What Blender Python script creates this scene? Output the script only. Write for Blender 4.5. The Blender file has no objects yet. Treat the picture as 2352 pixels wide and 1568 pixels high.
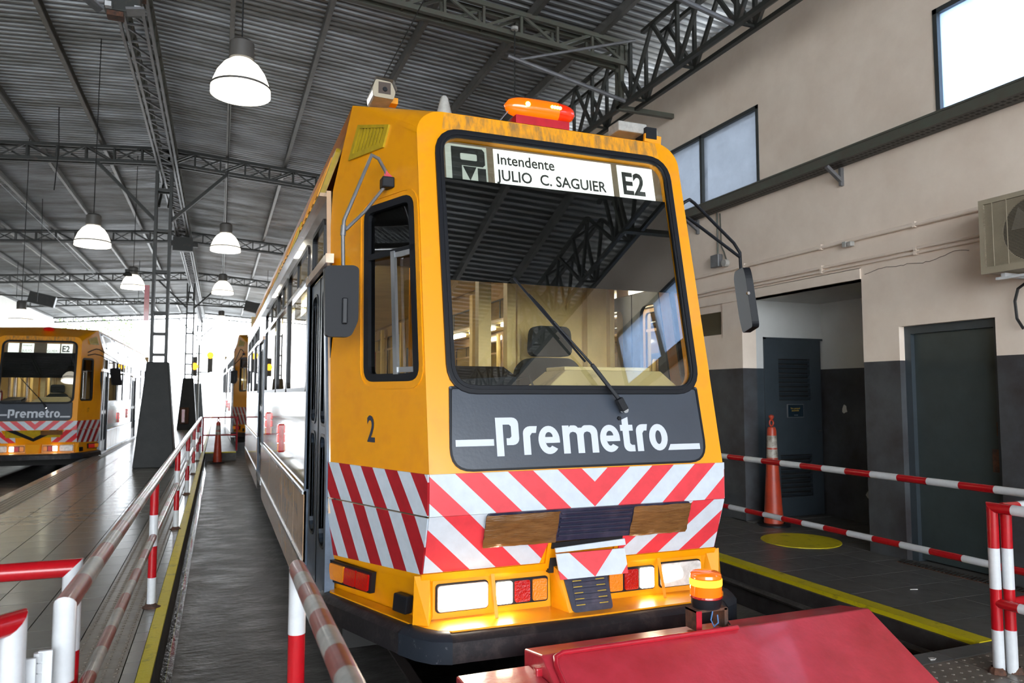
import bpy, math, random
from math import sin, cos, pi, radians
from mathutils import Vector, Matrix
from mathutils.geometry import tessellate_polygon
random.seed(7)
S = bpy.context.scene
COL = S.collection

# ------------------------------------------------------------------ camera, sky, exposure
cam = bpy.data.objects.new('camera', bpy.data.cameras.new('camera'))
COL.objects.link(cam)
S.camera = cam
cam.data.sensor_width = 36.0
cam.data.lens = 36.0 * 1690 / 2352
cam.location = (0, 0, 1.62)
cam.rotation_euler = (radians(90 + 4.06), 0, radians(-21.7))
cam.data.clip_end = 400
cam.data.dof.use_dof = True
cam.data.dof.focus_distance = 4.6
cam.data.dof.aperture_fstop = 3.5

W = bpy.data.worlds.new('world')
S.world = W
W.use_nodes = True
nt = W.node_tree
bg = nt.nodes['Background']
bg.inputs[0].default_value = (0.88, 0.94, 1.0, 1)
bg.inputs[1].default_value = 5.0
S.view_settings.view_transform = 'Standard'
S.view_settings.look = 'None'
S.view_settings.exposure = 1.42
S.view_settings.gamma = 1
S.view_settings.use_curve_mapping = False
try:
    S.cycles.max_bounces = 9
    S.cycles.diffuse_bounces = 5
    S.cycles.glossy_bounces = 4
    S.cycles.transparent_max_bounces = 12
    S.cycles.sample_clamp_indirect = 6
except Exception:
    pass

# ------------------------------------------------------------------ materials
def mat(name, col, rough=0.5, metal=0.0, coat=0.0, var=0.0, vscale=4.0, bump=0.0, bscale=30.0, emit=None, estr=0.0,
        col2=None, vstretch=(1, 1, 1), vlo=0.35, vhi=0.65, rvar=0.0, spec=0.5, trans=0.0):
    m = bpy.data.materials.new(name)
    m.use_nodes = True
    n = m.node_tree
    p = n.nodes['Principled BSDF']
    p.inputs['Base Color'].default_value = (*col, 1)
    p.inputs['Roughness'].default_value = rough
    p.inputs['Metallic'].default_value = metal
    p.inputs['Coat Weight'].default_value = coat
    p.inputs['Coat Roughness'].default_value = 0.06
    p.inputs['Specular IOR Level'].default_value = spec
    p.inputs['Transmission Weight'].default_value = trans
    if emit:
        p.inputs['Emission Color'].default_value = (*emit, 1)
        p.inputs['Emission Strength'].default_value = estr
    tc = mp = None
    if var or col2 or bump or rvar:
        tc = n.nodes.new('ShaderNodeTexCoord')
        mp = n.nodes.new('ShaderNodeMapping')
        mp.inputs['Scale'].default_value = vstretch
        n.links.new(tc.outputs['Object'], mp.inputs[0])
    if var or col2 or rvar:
        no = n.nodes.new('ShaderNodeTexNoise')
        no.inputs['Scale'].default_value = vscale
        no.inputs['Detail'].default_value = 9
        no.inputs['Roughness'].default_value = 0.65
        n.links.new(mp.outputs[0], no.inputs[0])
        mr = n.nodes.new('ShaderNodeMapRange')
        mr.inputs[1].default_value = vlo
        mr.inputs[2].default_value = vhi
        n.links.new(no.outputs[0], mr.inputs[0])
        if var or col2:
            mx = n.nodes.new('ShaderNodeMix')
            mx.data_type = 'RGBA'
            c2 = col2 if col2 else tuple(c * (1 - var) for c in col)
            mx.inputs[6].default_value = (*col, 1)
            mx.inputs[7].default_value = (*c2, 1)
            n.links.new(mr.outputs[0], mx.inputs[0])
            n.links.new(mx.outputs[2], p.inputs['Base Color'])
        if rvar:
            m2 = n.nodes.new('ShaderNodeMapRange')
            m2.inputs[3].default_value = rough
            m2.inputs[4].default_value = rough + rvar
            n.links.new(mr.outputs[0], m2.inputs[0])
            n.links.new(m2.outputs[0], p.inputs['Roughness'])
    if bump:
        nb = n.nodes.new('ShaderNodeTexNoise')
        nb.inputs['Scale'].default_value = bscale
        nb.inputs['Detail'].default_value = 6
        n.links.new(mp.outputs[0], nb.inputs[0])
        bp = n.nodes.new('ShaderNodeBump')
        bp.inputs['Strength'].default_value = bump
        bp.inputs['Distance'].default_value = 0.01
        n.links.new(nb.outputs[0], bp.inputs['Height'])
        n.links.new(bp.outputs[0], p.inputs['Normal'])
    return m

def glass(name, tint=(1, 1, 1), refl=1.0, rough=0.0):
    m = bpy.data.materials.new(name)
    m.use_nodes = True
    n = m.node_tree
    n.nodes.remove(n.nodes['Principled BSDF'])
    t = n.nodes.new('ShaderNodeBsdfTransparent')
    t.inputs[0].default_value = (*tint, 1)
    g = n.nodes.new('ShaderNodeBsdfGlossy')
    g.inputs['Roughness'].default_value = rough
    f = n.nodes.new('ShaderNodeFresnel')
    f.inputs[0].default_value = 1.5
    mu = n.nodes.new('ShaderNodeMath')
    mu.operation = 'MULTIPLY'
    mu.inputs[1].default_value = refl
    mu.use_clamp = True
    n.links.new(f.outputs[0], mu.inputs[0])
    x = n.nodes.new('ShaderNodeMixShader')
    n.links.new(mu.outputs[0], x.inputs[0])
    n.links.new(t.outputs[0], x.inputs[1])
    n.links.new(g.outputs[0], x.inputs[2])
    n.links.new(x.outputs[0], n.nodes['Material Output'].inputs[0])
    return m

def dirty_glass(name, col, frac):
    m = bpy.data.materials.new(name)
    m.use_nodes = True
    n = m.node_tree
    n.nodes.remove(n.nodes['Principled BSDF'])
    t = n.nodes.new('ShaderNodeBsdfTransparent')
    t.inputs[0].default_value = (*col, 1)
    tl = n.nodes.new('ShaderNodeBsdfTranslucent')
    tl.inputs[0].default_value = (*col, 1)
    x = n.nodes.new('ShaderNodeMixShader')
    tc = n.nodes.new('ShaderNodeTexCoord')
    no = n.nodes.new('ShaderNodeTexNoise')
    no.inputs['Scale'].default_value = 3
    no.inputs['Detail'].default_value = 8
    n.links.new(tc.outputs['Object'], no.inputs[0])
    mr = n.nodes.new('ShaderNodeMapRange')
    mr.inputs[1].default_value = .3
    mr.inputs[2].default_value = .7
    mr.inputs[3].default_value = frac - .2
    mr.inputs[4].default_value = frac + .2
    n.links.new(no.outputs[0], mr.inputs[0])
    n.links.new(mr.outputs[0], x.inputs[0])
    n.links.new(t.outputs[0], x.inputs[1])
    n.links.new(tl.outputs[0], x.inputs[2])
    g = n.nodes.new('ShaderNodeBsdfGlossy')
    g.inputs['Roughness'].default_value = .02
    x2 = n.nodes.new('ShaderNodeMixShader')
    x2.inputs[0].default_value = .07
    n.links.new(x.outputs[0], x2.inputs[1])
    n.links.new(g.outputs[0], x2.inputs[2])
    n.links.new(x2.outputs[0], n.nodes['Material Output'].inputs[0])
    return m

def emis(name, col, s):
    m = bpy.data.materials.new(name)
    m.use_nodes = True
    n = m.node_tree
    n.nodes.remove(n.nodes['Principled BSDF'])
    e = n.nodes.new('ShaderNodeEmission')
    e.inputs[0].default_value = (*col, 1)
    e.inputs[1].default_value = s
    n.links.new(e.outputs[0], n.nodes['Material Output'].inputs[0])
    return m

M = dict(
    yellow=mat('yellow_paint', (0.80, 0.315, 0.001), 0.33, coat=.12, col2=(.74, .27, .012), vscale=5, vlo=.5, vhi=.8, rvar=.15, bump=.04, bscale=6),
    yellow_dirty=mat('yellow_paint_grimy', (0.82, 0.33, 0.01), 0.4, coat=.2, col2=(.30, .16, .05), vscale=9, vstretch=(3, 1, .8), vlo=.42, vhi=.66),
    olive=mat('olive_yellow', (.50, .34, .012), .4, var=.3, vscale=10),
    white_tape=mat('white_reflective', (.56, .62, .68), .45, var=.1, vscale=14),
    red_tape=mat('red_reflective', (.72, .045, .06), .42, var=.15, vscale=12),
    darkred_tape=mat('dark_red_reflective', (.42, .012, .02), .42, var=.2, vscale=12),
    band=mat('slate_band', (.047, .058, .078), .28, var=.15, vscale=3, bump=.06, bscale=60),
    letter=mat('white_lettering', (.56, .60, .66), .5),
    rubber=mat('black_rubber', (.012, .013, .016), .35, spec=.2, bump=.03, bscale=20),
    bumper=mat('bumper_rubber', (.020, .018, .02), .42, spec=.2, col2=(.09, .07, .065), vscale=7, vlo=.5, vhi=.85, bump=.15, bscale=40),
    bumper_cap=mat('bumper_cap_rubber', (.018, .022, .03), .4, spec=.2, col2=(.16, .16, .17), vscale=24, vlo=.62, vhi=.75, bump=.1, bscale=30),
    plastic=mat('black_plastic', (.014, .015, .018), .45, spec=.15),
    darkgrille=mat('dark_blue_grille', (.02, .022, .045), .35, col2=(.07, .06, .09), vscale=12, vlo=.5, vhi=.8),
    tape_brown=mat('brown_packing_tape', (.20, .095, .03), .22, coat=.6, var=.4, vscale=8, vstretch=(1, 1, 6), bump=.5, bscale=18),
    slate=mat('slate_door_paint', (.09, .125, .18), .35, col2=(.05, .07, .10), vscale=5),
    side=mat('side_panel_paint', (.62, .43, .28), .09, coat=.8, col2=(.50, .33, .20), vscale=2, bump=.03, bscale=3, spec=.9),
    skirt=mat('skirt_paint', (.72, .45, .26), .22, coat=.3, col2=(.55, .33, .18), vscale=3, bump=.03, bscale=3),
    alu=mat('aluminium', (.60, .62, .64), .3, metal=.9),
    chrome=mat('chrome', (.8, .8, .8), .08, metal=1),
    creamin=mat('cream_interior', (.86, .62, .24), .5, var=.2, vscale=3),
    creamdash=mat('cream_dashboard', (.66, .53, .25), .5, col2=(.2, .15, .06), vscale=6, vlo=.55, vhi=.8),
    seat=mat('seat_fabric', (.012, .013, .012), .85),
    floor_in=mat('tram_floor', (.06, .05, .045), .7),
    dark=mat('underframe_dark', (.012, .011, .01), .7),
    signback=mat('sign_frame', (.16, .12, .08), .5),
    black=mat('printed_black', (.01, .012, .012), .5),
    lens_clear=mat('clear_lens', (.75, .75, .72), .12, coat=1, var=.3, vscale=20, bump=.4, bscale=60),
    lens_red=mat('red_lens', (.30, .003, .003), .12, coat=1, emit=(1, .02, .01), estr=.06, bump=.5, bscale=90),
    lens_amber=mat('amber_lens', (.55, .16, .004), .12, coat=1, emit=(1, .35, .02), estr=.08, bump=.5, bscale=90),
    glow_red=mat('glowing_red_lens', (.5, .01, .005), .2, emit=(1, .03, .02), estr=1.2),
    headlight=emis('lit_headlight', (1.0, .90, .74), 14),
    headlight2=emis('lit_marker_light', (1.0, .86, .62), 9),
    headlight_dim=emis('lit_headlight_edge', (1.0, .88, .70), 2.0),
    wall=mat('cream_plaster', (.88, .76, .645), .8, col2=(.76, .63, .52), vscale=1.6, vlo=.35, vhi=.75, bump=.25, bscale=9),
    wall_low=mat('dark_grey_wall_paint', (.075, .082, .09), .4, col2=(.04, .034, .036), vscale=2, bump=.15, bscale=10, spec=.4),
    wall_white=mat('white_plaster', (.62, .62, .60), .8, var=.08, vscale=2, bump=.2, bscale=9),
    door=mat('dark_door_paint', (.046, .06, .062), .3, var=.2, vscale=4, spec=.4),
    doorblue=mat('blue_grey_door_paint', (.045, .058, .070), .35, var=.2, vscale=4),
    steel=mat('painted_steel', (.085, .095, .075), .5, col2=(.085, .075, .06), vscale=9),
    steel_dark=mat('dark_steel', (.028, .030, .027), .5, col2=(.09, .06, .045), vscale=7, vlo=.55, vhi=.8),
    galv=mat('grey_steel', (.20, .20, .21), .4, metal=.3, var=.3, vscale=6),
    purlin=mat('purlin_steel', (.17, .165, .155), .4, metal=.35, var=.3, vscale=4),
    roof=mat('corrugated_zinc', (.34, .36, .385), .34, metal=.5, col2=(.20, .20, .19), vscale=1.2, vstretch=(.5, 1.6, 1), rvar=.2),
    concrete=mat('dark_concrete', (.055, .051, .046), .5, col2=(.11, .105, .097), vscale=5.0, vstretch=(.6, 1, 1), vlo=.45, vhi=.8, bump=.7, bscale=22, rvar=-.2),
    pitwall=mat('pit_wall_concrete', (.05, .046, .045), .8, col2=(.025, .02, .02), vscale=5, bump=.6, bscale=14),
    tile=mat('floor_tile', (.23, .23, .225), .17, var=.2, vscale=2.5, spec=.5, rvar=.1),
    tile_dark=mat('dark_floor_tile', (.13, .125, .12), .3, var=.2, vscale=3, rvar=.15),
    tile_stone=mat('tactile_tile', (.21, .18, .15), .32, var=.35, vscale=9),
    grout=mat('grout', (.10, .095, .09), .9),
    yline=mat('yellow_line_paint', (.66, .55, .008), .5, col2=(.13, .11, .02), vscale=7, vlo=.56, vhi=.78, bump=.4, bscale=30),
    water=mat('wet_gutter', (.01, .01, .012), .03, bump=.6, bscale=30, coat=1),
    rust=mat('rusty_metal', (.13, .05, .025), .8, col2=(.04, .025, .02), vscale=20, bump=.6, bscale=40),
    rail=mat('rail_steel', (.12, .10, .09), .4, metal=.5),
    pred=mat('red_pipe_paint', (.47, .006, .012), .25, coat=.3, var=.15, vscale=16),
    pwhite=mat('white_pipe_paint', (.66, .68, .70), .3, coat=.3, var=.1, vscale=20),
    fred=mat('faded_red_pipe_paint', (.34, .085, .075), .3, coat=.2, var=.3, vscale=18),
    fwhite=mat('faded_white_pipe_paint', (.46, .45, .42), .35, coat=.2, var=.3, vscale=18),
    bred=mat('buffer_red_paint', (.50, .035, .055), .34, coat=.2, col2=(.36, .02, .03), vscale=4, bump=.22, bscale=26),
    bred2=mat('buffer_trim_red', (.48, .015, .03), .25, coat=.5, var=.2, vscale=9, bump=.15, bscale=20),
    orange=mat('orange_cone_plastic', (.50, .055, .02), .4, col2=(.34, .04, .02), vscale=6),
    conewhite=mat('cone_white_band', (.42, .38, .33), .5, col2=(.16, .13, .10), vscale=14, vlo=.45, vhi=.62),
    acbeige=mat('ac_casing', (.38, .33, .24), .5, var=.12, vscale=5),
    acdark=mat('ac_dark', (.02, .02, .022), .5),
    lampmetal=mat('lamp_housing', (.07, .065, .06), .5),
    lampglow=emis('lamp_glow', (1.0, .97, .88), 5),
    lampshade=mat('lamp_shade', (.8, .78, .68), .4, emit=(1.0, .93, .76), estr=1.3, var=.3, vscale=20),
    black_cable=mat('black_cable', (.01, .01, .01), .5),
    winframe=mat('window_frame_metal', (.045, .05, .05), .4),
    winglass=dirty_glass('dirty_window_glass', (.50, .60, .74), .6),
    winglass_dim=dirty_glass('shaded_dirty_window_glass', (.225, .24, .262), .6),  # tint darkened so the daylight behind these panes looks weaker
    windscreen=glass('windscreen_glass', (.92, .94, .90), 3.4),
    shade_glass_=glass('tinted_windscreen_strip', (.10, .10, .10), 2.6),
    sideglass=glass('side_window_glass', (.55, .57, .55), 1.3),
    sign_lit=mat('lit_sign_panel', (.7, .75, .7), .4, emit=(.92, 1.0, .93), estr=.44),
    sign_dim=mat('faint_glow_sign_panel', (.30, .33, .30), .4, emit=(.9, 1, .9), estr=.12),  # dimmer panel with a faint glow put into its colour
    tube=emis('tube_light', (1.0, .98, .80), 9),
    beacon_amber=mat('amber_beacon_lens', (.70, .12, .003), .1, coat=1, emit=(1, .16, .002), estr=.32, trans=.0),
    beacon_core=emis('beacon_filament', (1.0, .62, .06), 9),
    beacon_red=mat('red_beacon_lens', (.60, .02, .004), .1, coat=1, emit=(1, .04, .003), estr=.15),
    mirrorglass=mat('mirror_glass', (.8, .8, .8), .03, metal=1),
    ground=mat('outdoor_pavement', (.42, .41, .39), .8, var=.2, vscale=.5),
    colpaint=mat('column_grey_paint', (.030, .032, .032), .45, spec=.15, var=.25, vscale=3, bump=.2, bscale=10),
    signal_black=mat('signal_black', (.02, .02, .02), .5),
    signal_amber=mat('signal_amber', (.9, .4, .01), .4, emit=(1, .45, .02), estr=1.2),
    leaf=mat('leaves', (.08, .14, .03), .6, var=.4, vscale=2),
    bark=mat('bark', (.08, .06, .04), .9),
    leafy=mat('dry_leaf', (.62, .45, .03), .6),
    paper=mat('litter_paper', (.6, .58, .55), .7),
    navy=mat('navy_sign', (.008, .022, .035), .4),
    signyellow=mat('sign_yellow_text', (.55, .36, .03), .5),
    farwall=mat('light_far_wall', (.72, .70, .65), .8, var=.06, vscale=1),
    graf1=mat('mural_purple', (.10, .025, .12), .6, col2=(.02, .05, .08), vscale=5, vlo=.45, vhi=.55),
)

# ------------------------------------------------------------------ mesh helpers
ORG = Vector((0, 0, 0))

class MB:
    def __init__(s):
        s.v = []; s.f = []; s.m = []
    def face(s, pts, mi=0):
        b = len(s.v)
        s.v += [Vector(p) for p in pts]
        s.f.append(list(range(b, b + len(pts)))); s.m.append(mi)
    def box(s, x0, y0, z0, x1, y1, z1, mi=0):
        b = len(s.v)
        s.v += [Vector(p) for p in ((x0, y0, z0), (x1, y0, z0), (x1, y1, z0), (x0, y1, z0), (x0, y0, z1), (x1, y0, z1), (x1, y1, z1), (x0, y1, z1))]
        for q in ((0, 3, 2, 1), (4, 5, 6, 7), (0, 1, 5, 4), (1, 2, 6, 5), (2, 3, 7, 6), (3, 0, 4, 7)):
            s.f.append([b + i for i in q]); s.m.append(mi)
        return s
    def bar(s, p0, p1, w, h, mi=0, up=(0, 0, 1)):
        p0 = Vector(p0); p1 = Vector(p1)
        d = (p1 - p0).normalized()
        u = Vector(up)
        a = d.cross(u)
        if a.length < 1e-4:
            a = d.cross(Vector((0, 1, 0)))
        a.normalize()
        c = a.cross(d)
        b = len(s.v)
        for p in (p0, p1):
            for i, j in ((-1, -1), (1, -1), (1, 1), (-1, 1)):
                s.v.append(p + a * (w / 2 * i) + c * (h / 2 * j))
        for q in ((0, 1, 2, 3), (7, 6, 5, 4), (0, 4, 5, 1), (1, 5, 6, 2), (2, 6, 7, 3), (3, 7, 4, 0)):
            s.f.append([b + i for i in q]); s.m.append(mi)
        return s
    def tube(s, pts, r, n=10, mi=0, cap=True, mis=None):
        pts = [Vector(p) for p in pts]
        rs = r if isinstance(r, (list, tuple)) else [r] * len(pts)
        b = len(s.v)
        prev = None
        for i, p in enumerate(pts):
            if i == 0: d = pts[1] - p
            elif i == len(pts) - 1: d = p - pts[i - 1]
            else: d = (pts[i + 1] - p).normalized() + (p - pts[i - 1]).normalized()
            d.normalize()
            if prev is None:
                a = d.cross(Vector((0, 0, 1)))
                if a.length < .05: a = d.cross(Vector((1, 0, 0)))
            else:
                a = prev - d * prev.dot(d)
            a.normalize(); prev = a
            c = d.cross(a)
            for k in range(n):
                t = 2 * pi * k / n
                s.v.append(p + a * (rs[i] * cos(t)) + c * (rs[i] * sin(t)))
        for i in range(len(pts) - 1):
            for k in range(n):
                k2 = (k + 1) % n
                s.f.append([b + i * n + k, b + i * n + k2, b + (i + 1) * n + k2, b + (i + 1) * n + k])
                s.m.append(mis[i] if mis else mi)
        if cap:
            s.f.append([b + k for k in range(n)][::-1]); s.m.append(mis[0] if mis else mi)
            e = b + (len(pts) - 1) * n
            s.f.append([e + k for k in range(n)]); s.m.append(mis[-1] if mis else mi)
        return s
    def lathe(s, prof, c=(0, 0, 0), n=20, mi=0, axis='z', mis=None):
        b = len(s.v)
        c = Vector(c)
        for r, h in prof:
            for k in range(n):
                t = 2 * pi * k / n
                if axis == 'z': q = Vector((r * cos(t), r * sin(t), h))
                elif axis == 'x': q = Vector((h, r * cos(t), r * sin(t)))
                else: q = Vector((r * cos(t), h, r * sin(t)))
                s.v.append(c + q)
        for i in range(len(prof) - 1):
            for k in range(n):
                k2 = (k + 1) % n
                s.f.append([b + i * n + k, b + i * n + k2, b + (i + 1) * n + k2, b + (i + 1) * n + k])
                s.m.append(mis[i] if mis else mi)
        return s
    def poly(s, fn, outer, holes=(), t=0.0, mi=0, mside=None):
        """flat panel: 2-D outline and holes mapped by fn(u, v, d); thickness t behind the face"""
        loops = [outer] + list(holes)
        flat = [p for l in loops for p in l]
        tris = tessellate_polygon([[Vector((p[0], p[1], 0)) for p in l] for l in loops])
        b = len(s.v)
        s.v += [Vector(fn(p[0], p[1], 0)) for p in flat]
        for tr in tris:
            a0, a1, a2 = [flat[i] for i in tr]
            ar = (a1[0] - a0[0]) * (a2[1] - a0[1]) - (a2[0] - a0[0]) * (a1[1] - a0[1])
            tr = list(tr) if ar > 0 else list(tr)[::-1]
            s.f.append([b + i for i in tr]); s.m.append(mi)
        if t:
            N = len(flat)
            s.v += [Vector(fn(p[0], p[1], -t)) for p in flat]
            for tr in tris:
                s.f.append([b + N + i for i in tr]); s.m.append(mi)
            o = 0
            for l in loops:
                k = len(l)
                for i in range(k):
                    j = (i + 1) % k
                    s.f.append([b + o + i, b + o + j, b + N + o + j, b + N + o + i]); s.m.append(mi if mside is None else mside)
                o += k
        return s
    def build(s, name, m, parent=None, smooth=False, bevel=0.0, **kw):
        me = bpy.data.meshes.new(name)
        me.from_pydata([v - ORG for v in s.v], [], s.f)
        ms = m if isinstance(m, (list, tuple)) else [m]
        for x in ms: me.materials.append(x)
        me.polygons.foreach_set('material_index', s.m)
        me.update()
        import bmesh
        bm = bmesh.new(); bm.from_mesh(me)
        bmesh.ops.remove_doubles(bm, verts=bm.verts, dist=1e-5)
        bmesh.ops.recalc_face_normals(bm, faces=bm.faces)
        bm.to_mesh(me); bm.free()
        if smooth:
            me.polygons.foreach_set('use_smooth', [True] * len(me.polygons))
            try: me.set_sharp_from_angle(angle=radians(42))
            except Exception: pass
        o = bpy.data.objects.new(name, me)
        COL.objects.link(o)
        if parent: o.parent = parent
        if bevel:
            b = o.modifiers.new('bevel', 'BEVEL'); b.width = bevel; b.segments = 2; b.limit_method = 'ANGLE'; b.angle_limit = radians(40)
        for k, v in kw.items(): o[k] = v
        return o

def root(name, loc, label, category, group=None):
    global ORG
    o = bpy.data.objects.new(name, None)
    COL.objects.link(o)
    o.empty_display_size = .1
    o.location = loc
    o['label'] = label; o['category'] = category
    if group: o['group'] = group
    ORG = Vector(loc)
    return o

def free():
    global ORG
    ORG = Vector((0, 0, 0))

def inst(src, name, loc, parent=None, rot=None):
    o = src.copy()
    o.name = name
    COL.objects.link(o)
    o.location = loc
    if rot: o.rotation_euler = rot
    o.parent = parent
    return o

def rrect(x0, y0, x1, y1, r, n=5):
    rs = r if isinstance(r, (list, tuple)) else [r] * 4   # bl br tr tl
    out = []
    for (cx, cy, a0, rr) in ((x0, y0, 180, rs[0]), (x1, y0, 270, rs[1]), (x1, y1, 0, rs[2]), (x0, y1, 90, rs[3])):
        if rr <= 0:
            out.append((cx, cy)); continue
        ox = cx + (rr if cx == x0 else -rr); oy = cy + (rr if cy == y0 else -rr)
        for i in range(n + 1):
            a = radians(a0 + 90 * i / n)
            out.append((ox + rr * cos(a), oy + rr * sin(a)))
    return out

def round_poly(pts, r, n=4):
    out = []
    k = len(pts)
    for i in range(k):
        p = Vector((*pts[i], 0)); a = Vector((*pts[i - 1], 0)); b = Vector((*pts[(i + 1) % k], 0))
        da = (a - p); db = (b - p)
        rr = min(r[i] if isinstance(r, (list, tuple)) else r, da.length * .45, db.length * .45)
        if rr < 1e-4: out.append((p.x, p.y)); continue
        s0 = p + da.normalized() * rr; s1 = p + db.normalized() * rr
        for j in range(n + 1):
            t = j / n
            q = s0 * (1 - t) ** 2 + p * 2 * t * (1 - t) + s1 * t ** 2
            out.append((q.x, q.y))
    return out

def clip(poly, a, b, c):            # keep a*x+b*y<=c
    out = []
    n = len(poly)
    for i in range(n):
        p, q = poly[i], poly[(i + 1) % n]
        dp = a * p[0] + b * p[1] - c; dq = a * q[0] + b * q[1] - c
        if dp <= 0: out.append(p)
        if (dp < 0 < dq) or (dq < 0 < dp):
            t = dp / (dp - dq)
            out.append((p[0] + t * (q[0] - p[0]), p[1] + t * (q[1] - p[1])))
    return out

def stripes(mb, fn, poly, phase, w, m, thick=.004, flip=1, mi0=0, mi1=1):
    """cut a convex 2-D panel into slanting stripes; m = sideways shift per unit of height"""
    ks = [(x * flip + y * m - phase) / w for x, y in poly]
    for k in range(math.floor(min(ks)), math.ceil(max(ks))):
        q = clip(poly, flip, m, phase + (k + 1) * w)
        if len(q) > 2: q = clip(q, -flip, -m, -(phase + k * w))
        if len(q) > 2:
            mb.poly(fn, q, t=thick, mi=mi0 if k % 2 == 0 else mi1)

def offset_poly(pts, d):
    k = len(pts); out = []
    for i in range(k):
        a = Vector((*pts[i - 1], 0)); p = Vector((*pts[i], 0)); b = Vector((*pts[(i + 1) % k], 0))
        e0 = (p - a).normalized(); e1 = (b - p).normalized()
        n0 = Vector((e0.y, -e0.x, 0)); n1 = Vector((e1.y, -e1.x, 0))
        nn = (n0 + n1)
        nn = nn / max(.3, nn.length ** 2 / 2)
        q = p + nn * d
        out.append((q.x, q.y))
    return out

def ring(mb, fn, loop, w, t, mi=0):
    """frame of width w running round the outside of a counter-clockwise loop"""
    mb.poly(fn, offset_poly(loop, w), [loop], t=t, mi=mi)

def text_obj(txt, size, fn, x, y, m, parent, name='lettering', sx=1.0, bold=0.0, d=.004):
    cu = bpy.data.curves.new('t', 'FONT')
    cu.body = txt; cu.size = size; cu.offset = bold; cu.resolution_u = 3
    to = bpy.data.objects.new('t', cu)
    COL.objects.link(to)
    bpy.context.view_layer.update()
    me0 = bpy.data.meshes.new_from_object(to.evaluated_get(bpy.context.evaluated_depsgraph_get()))
    mb = MB()
    vs = [Vector(fn(x + v.co.x * sx, y + v.co.y, d)) for v in me0.vertices]
    mb.v = vs
    mb.f = [list(p.vertices) for p in me0.polygons]; mb.m = [0] * len(mb.f)
    bpy.data.objects.remove(to); bpy.data.curves.remove(cu); bpy.data.meshes.remove(me0)
    return mb.build(name, m, parent)

# ------------------------------------------------------------------ the setting: floors, pits, walls, roof
ST = dict(kind='structure')
def sbox(name, m, *b, **kw):
    mb = MB()
    for q in b: mb.box(*q)
    k = dict(ST); k.update(kw)
    return mb.build(name, m, **k)

sbox('ground', M['ground'], (-60, -60, -1.6, 60, 120, -1.45))
sbox('trim_1', M['ground'], (-10.4, 58, -1.45, 6.28, 110, -.04))              # pavement outside the far end
sbox('floor', M['grout'], (-3.15, 3.45, -1.4, -.34, 58, -.02), (-3.15, -7, -1.4, 6.28, 3.45, -.02),
     (4.67, 3.45, -1.4, 6.28, 58, -.02), (6.28, 5.8, -1.4, 7.6, 7.72, -.02), (-10.4, -7, -1.4, -6.4, 58, 0), (6.28, 3.9, -1.4, 6.6, 5.6, 0), (6.28, 7.6, -1.4, 8.2, 8.0, .01))
sbox('trim_2', M['concrete'], (-.235, 3.45, -1.4, 1.20, 58, -.25), (2.72, 5.1, -1.4, 4.36, 58, -.25), (-.34, 3.45, -1.4, -.235, 58, -.29), (4.36, 3.45, -1.4, 4.67, 58, -.62), (1.20, 3.45, -1.4, 2.72, 58, -1.3), (2.72, 3.45, -1.4, 4.36, 5.1, -.9))
sbox('trim_3', M['pitwall'], (4.63, 3.45, -.9, 4.672, 58, -.03))
sbox('trim_4', M['pitwall'], (-.34, 3.45, -.3, -.318, 58, -.03))
sbox('trim_5', M['concrete'], (-6.4, -7, -1.4, -3.15, 58, -.52))
sbox('trim_6', M['rail'], (1.20, 3.45, -.27, 1.27, 58, -.235), (2.64, 3.45, -.27, 2.71, 58, -.235), (-4.99, -2, -.52, -4.92, 58, -.44), (-3.52, -2, -.52, -3.45, 58, -.44))
sbox('trim_7', M['water'], (-.315, 3.46, -.3, -.24, 58, -.275))
# worn yellow lines along both platform edges
mb = MB(); mb.box(-.395, 3.3, -.02, -.318, 58, .003); mb.build('trim_8', M['yline'], **ST)
mb = MB()
mb.poly(lambda u, v, d: (u, v, .004 + d), [(4.665, 3.45), (4.79, 3.45), (4.79, 24), (4.665, 24)], t=.02)
random.seed(3)
yy = 3.45
while yy < 12:
    q = yy + random.uniform(.05, .16)
    mb.box(4.655, yy, -random.uniform(.03, .075), 4.668, q, .004); yy = q
mb.build('trim_9', M['yline'], **ST)
# round yellow floor marking
mb = MB(); mb.poly(lambda u, v, d: (u, v, .006 + d), [(6.02 + .42 * cos(i * pi / 24), 6.5 + .42 * sin(i * pi / 24)) for i in range(48)], t=.008)
mb.build('trim_10', M['yline'], **ST)

fl = bpy.data.objects['floor']
def tiles(x0, x1, nx, y0, y1, ty, m, limit=None, gap=.008, parent=fl):
    w = (x1 - x0) / nx
    mb = MB(); mb.box(gap / 2, gap / 2, -.02, w - gap / 2, ty - gap / 2, 0)
    first = None; cnt = 0; far = MB()
    ny = int(round((y1 - y0) / ty))
    for j in range(ny):
        for i in range(nx):
            X = x0 + i * w; Y = y0 + j * ty
            if limit is not None and cnt >= limit:
                far.box(X + gap / 2, Y + gap / 2, -.02, X + w - gap / 2, Y + ty - gap / 2, 0); continue
            z = random.uniform(-.0006, .0006)
            if first is None:
                first = mb.build('floor_tile', m, parent); first.location = (X, Y, z)
            else:
                inst(first, 'floor_tile', (X, Y, z), parent)
            cnt += 1
    if far.f: far.build('distant_tiles', m, parent, kind='stuff')

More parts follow.
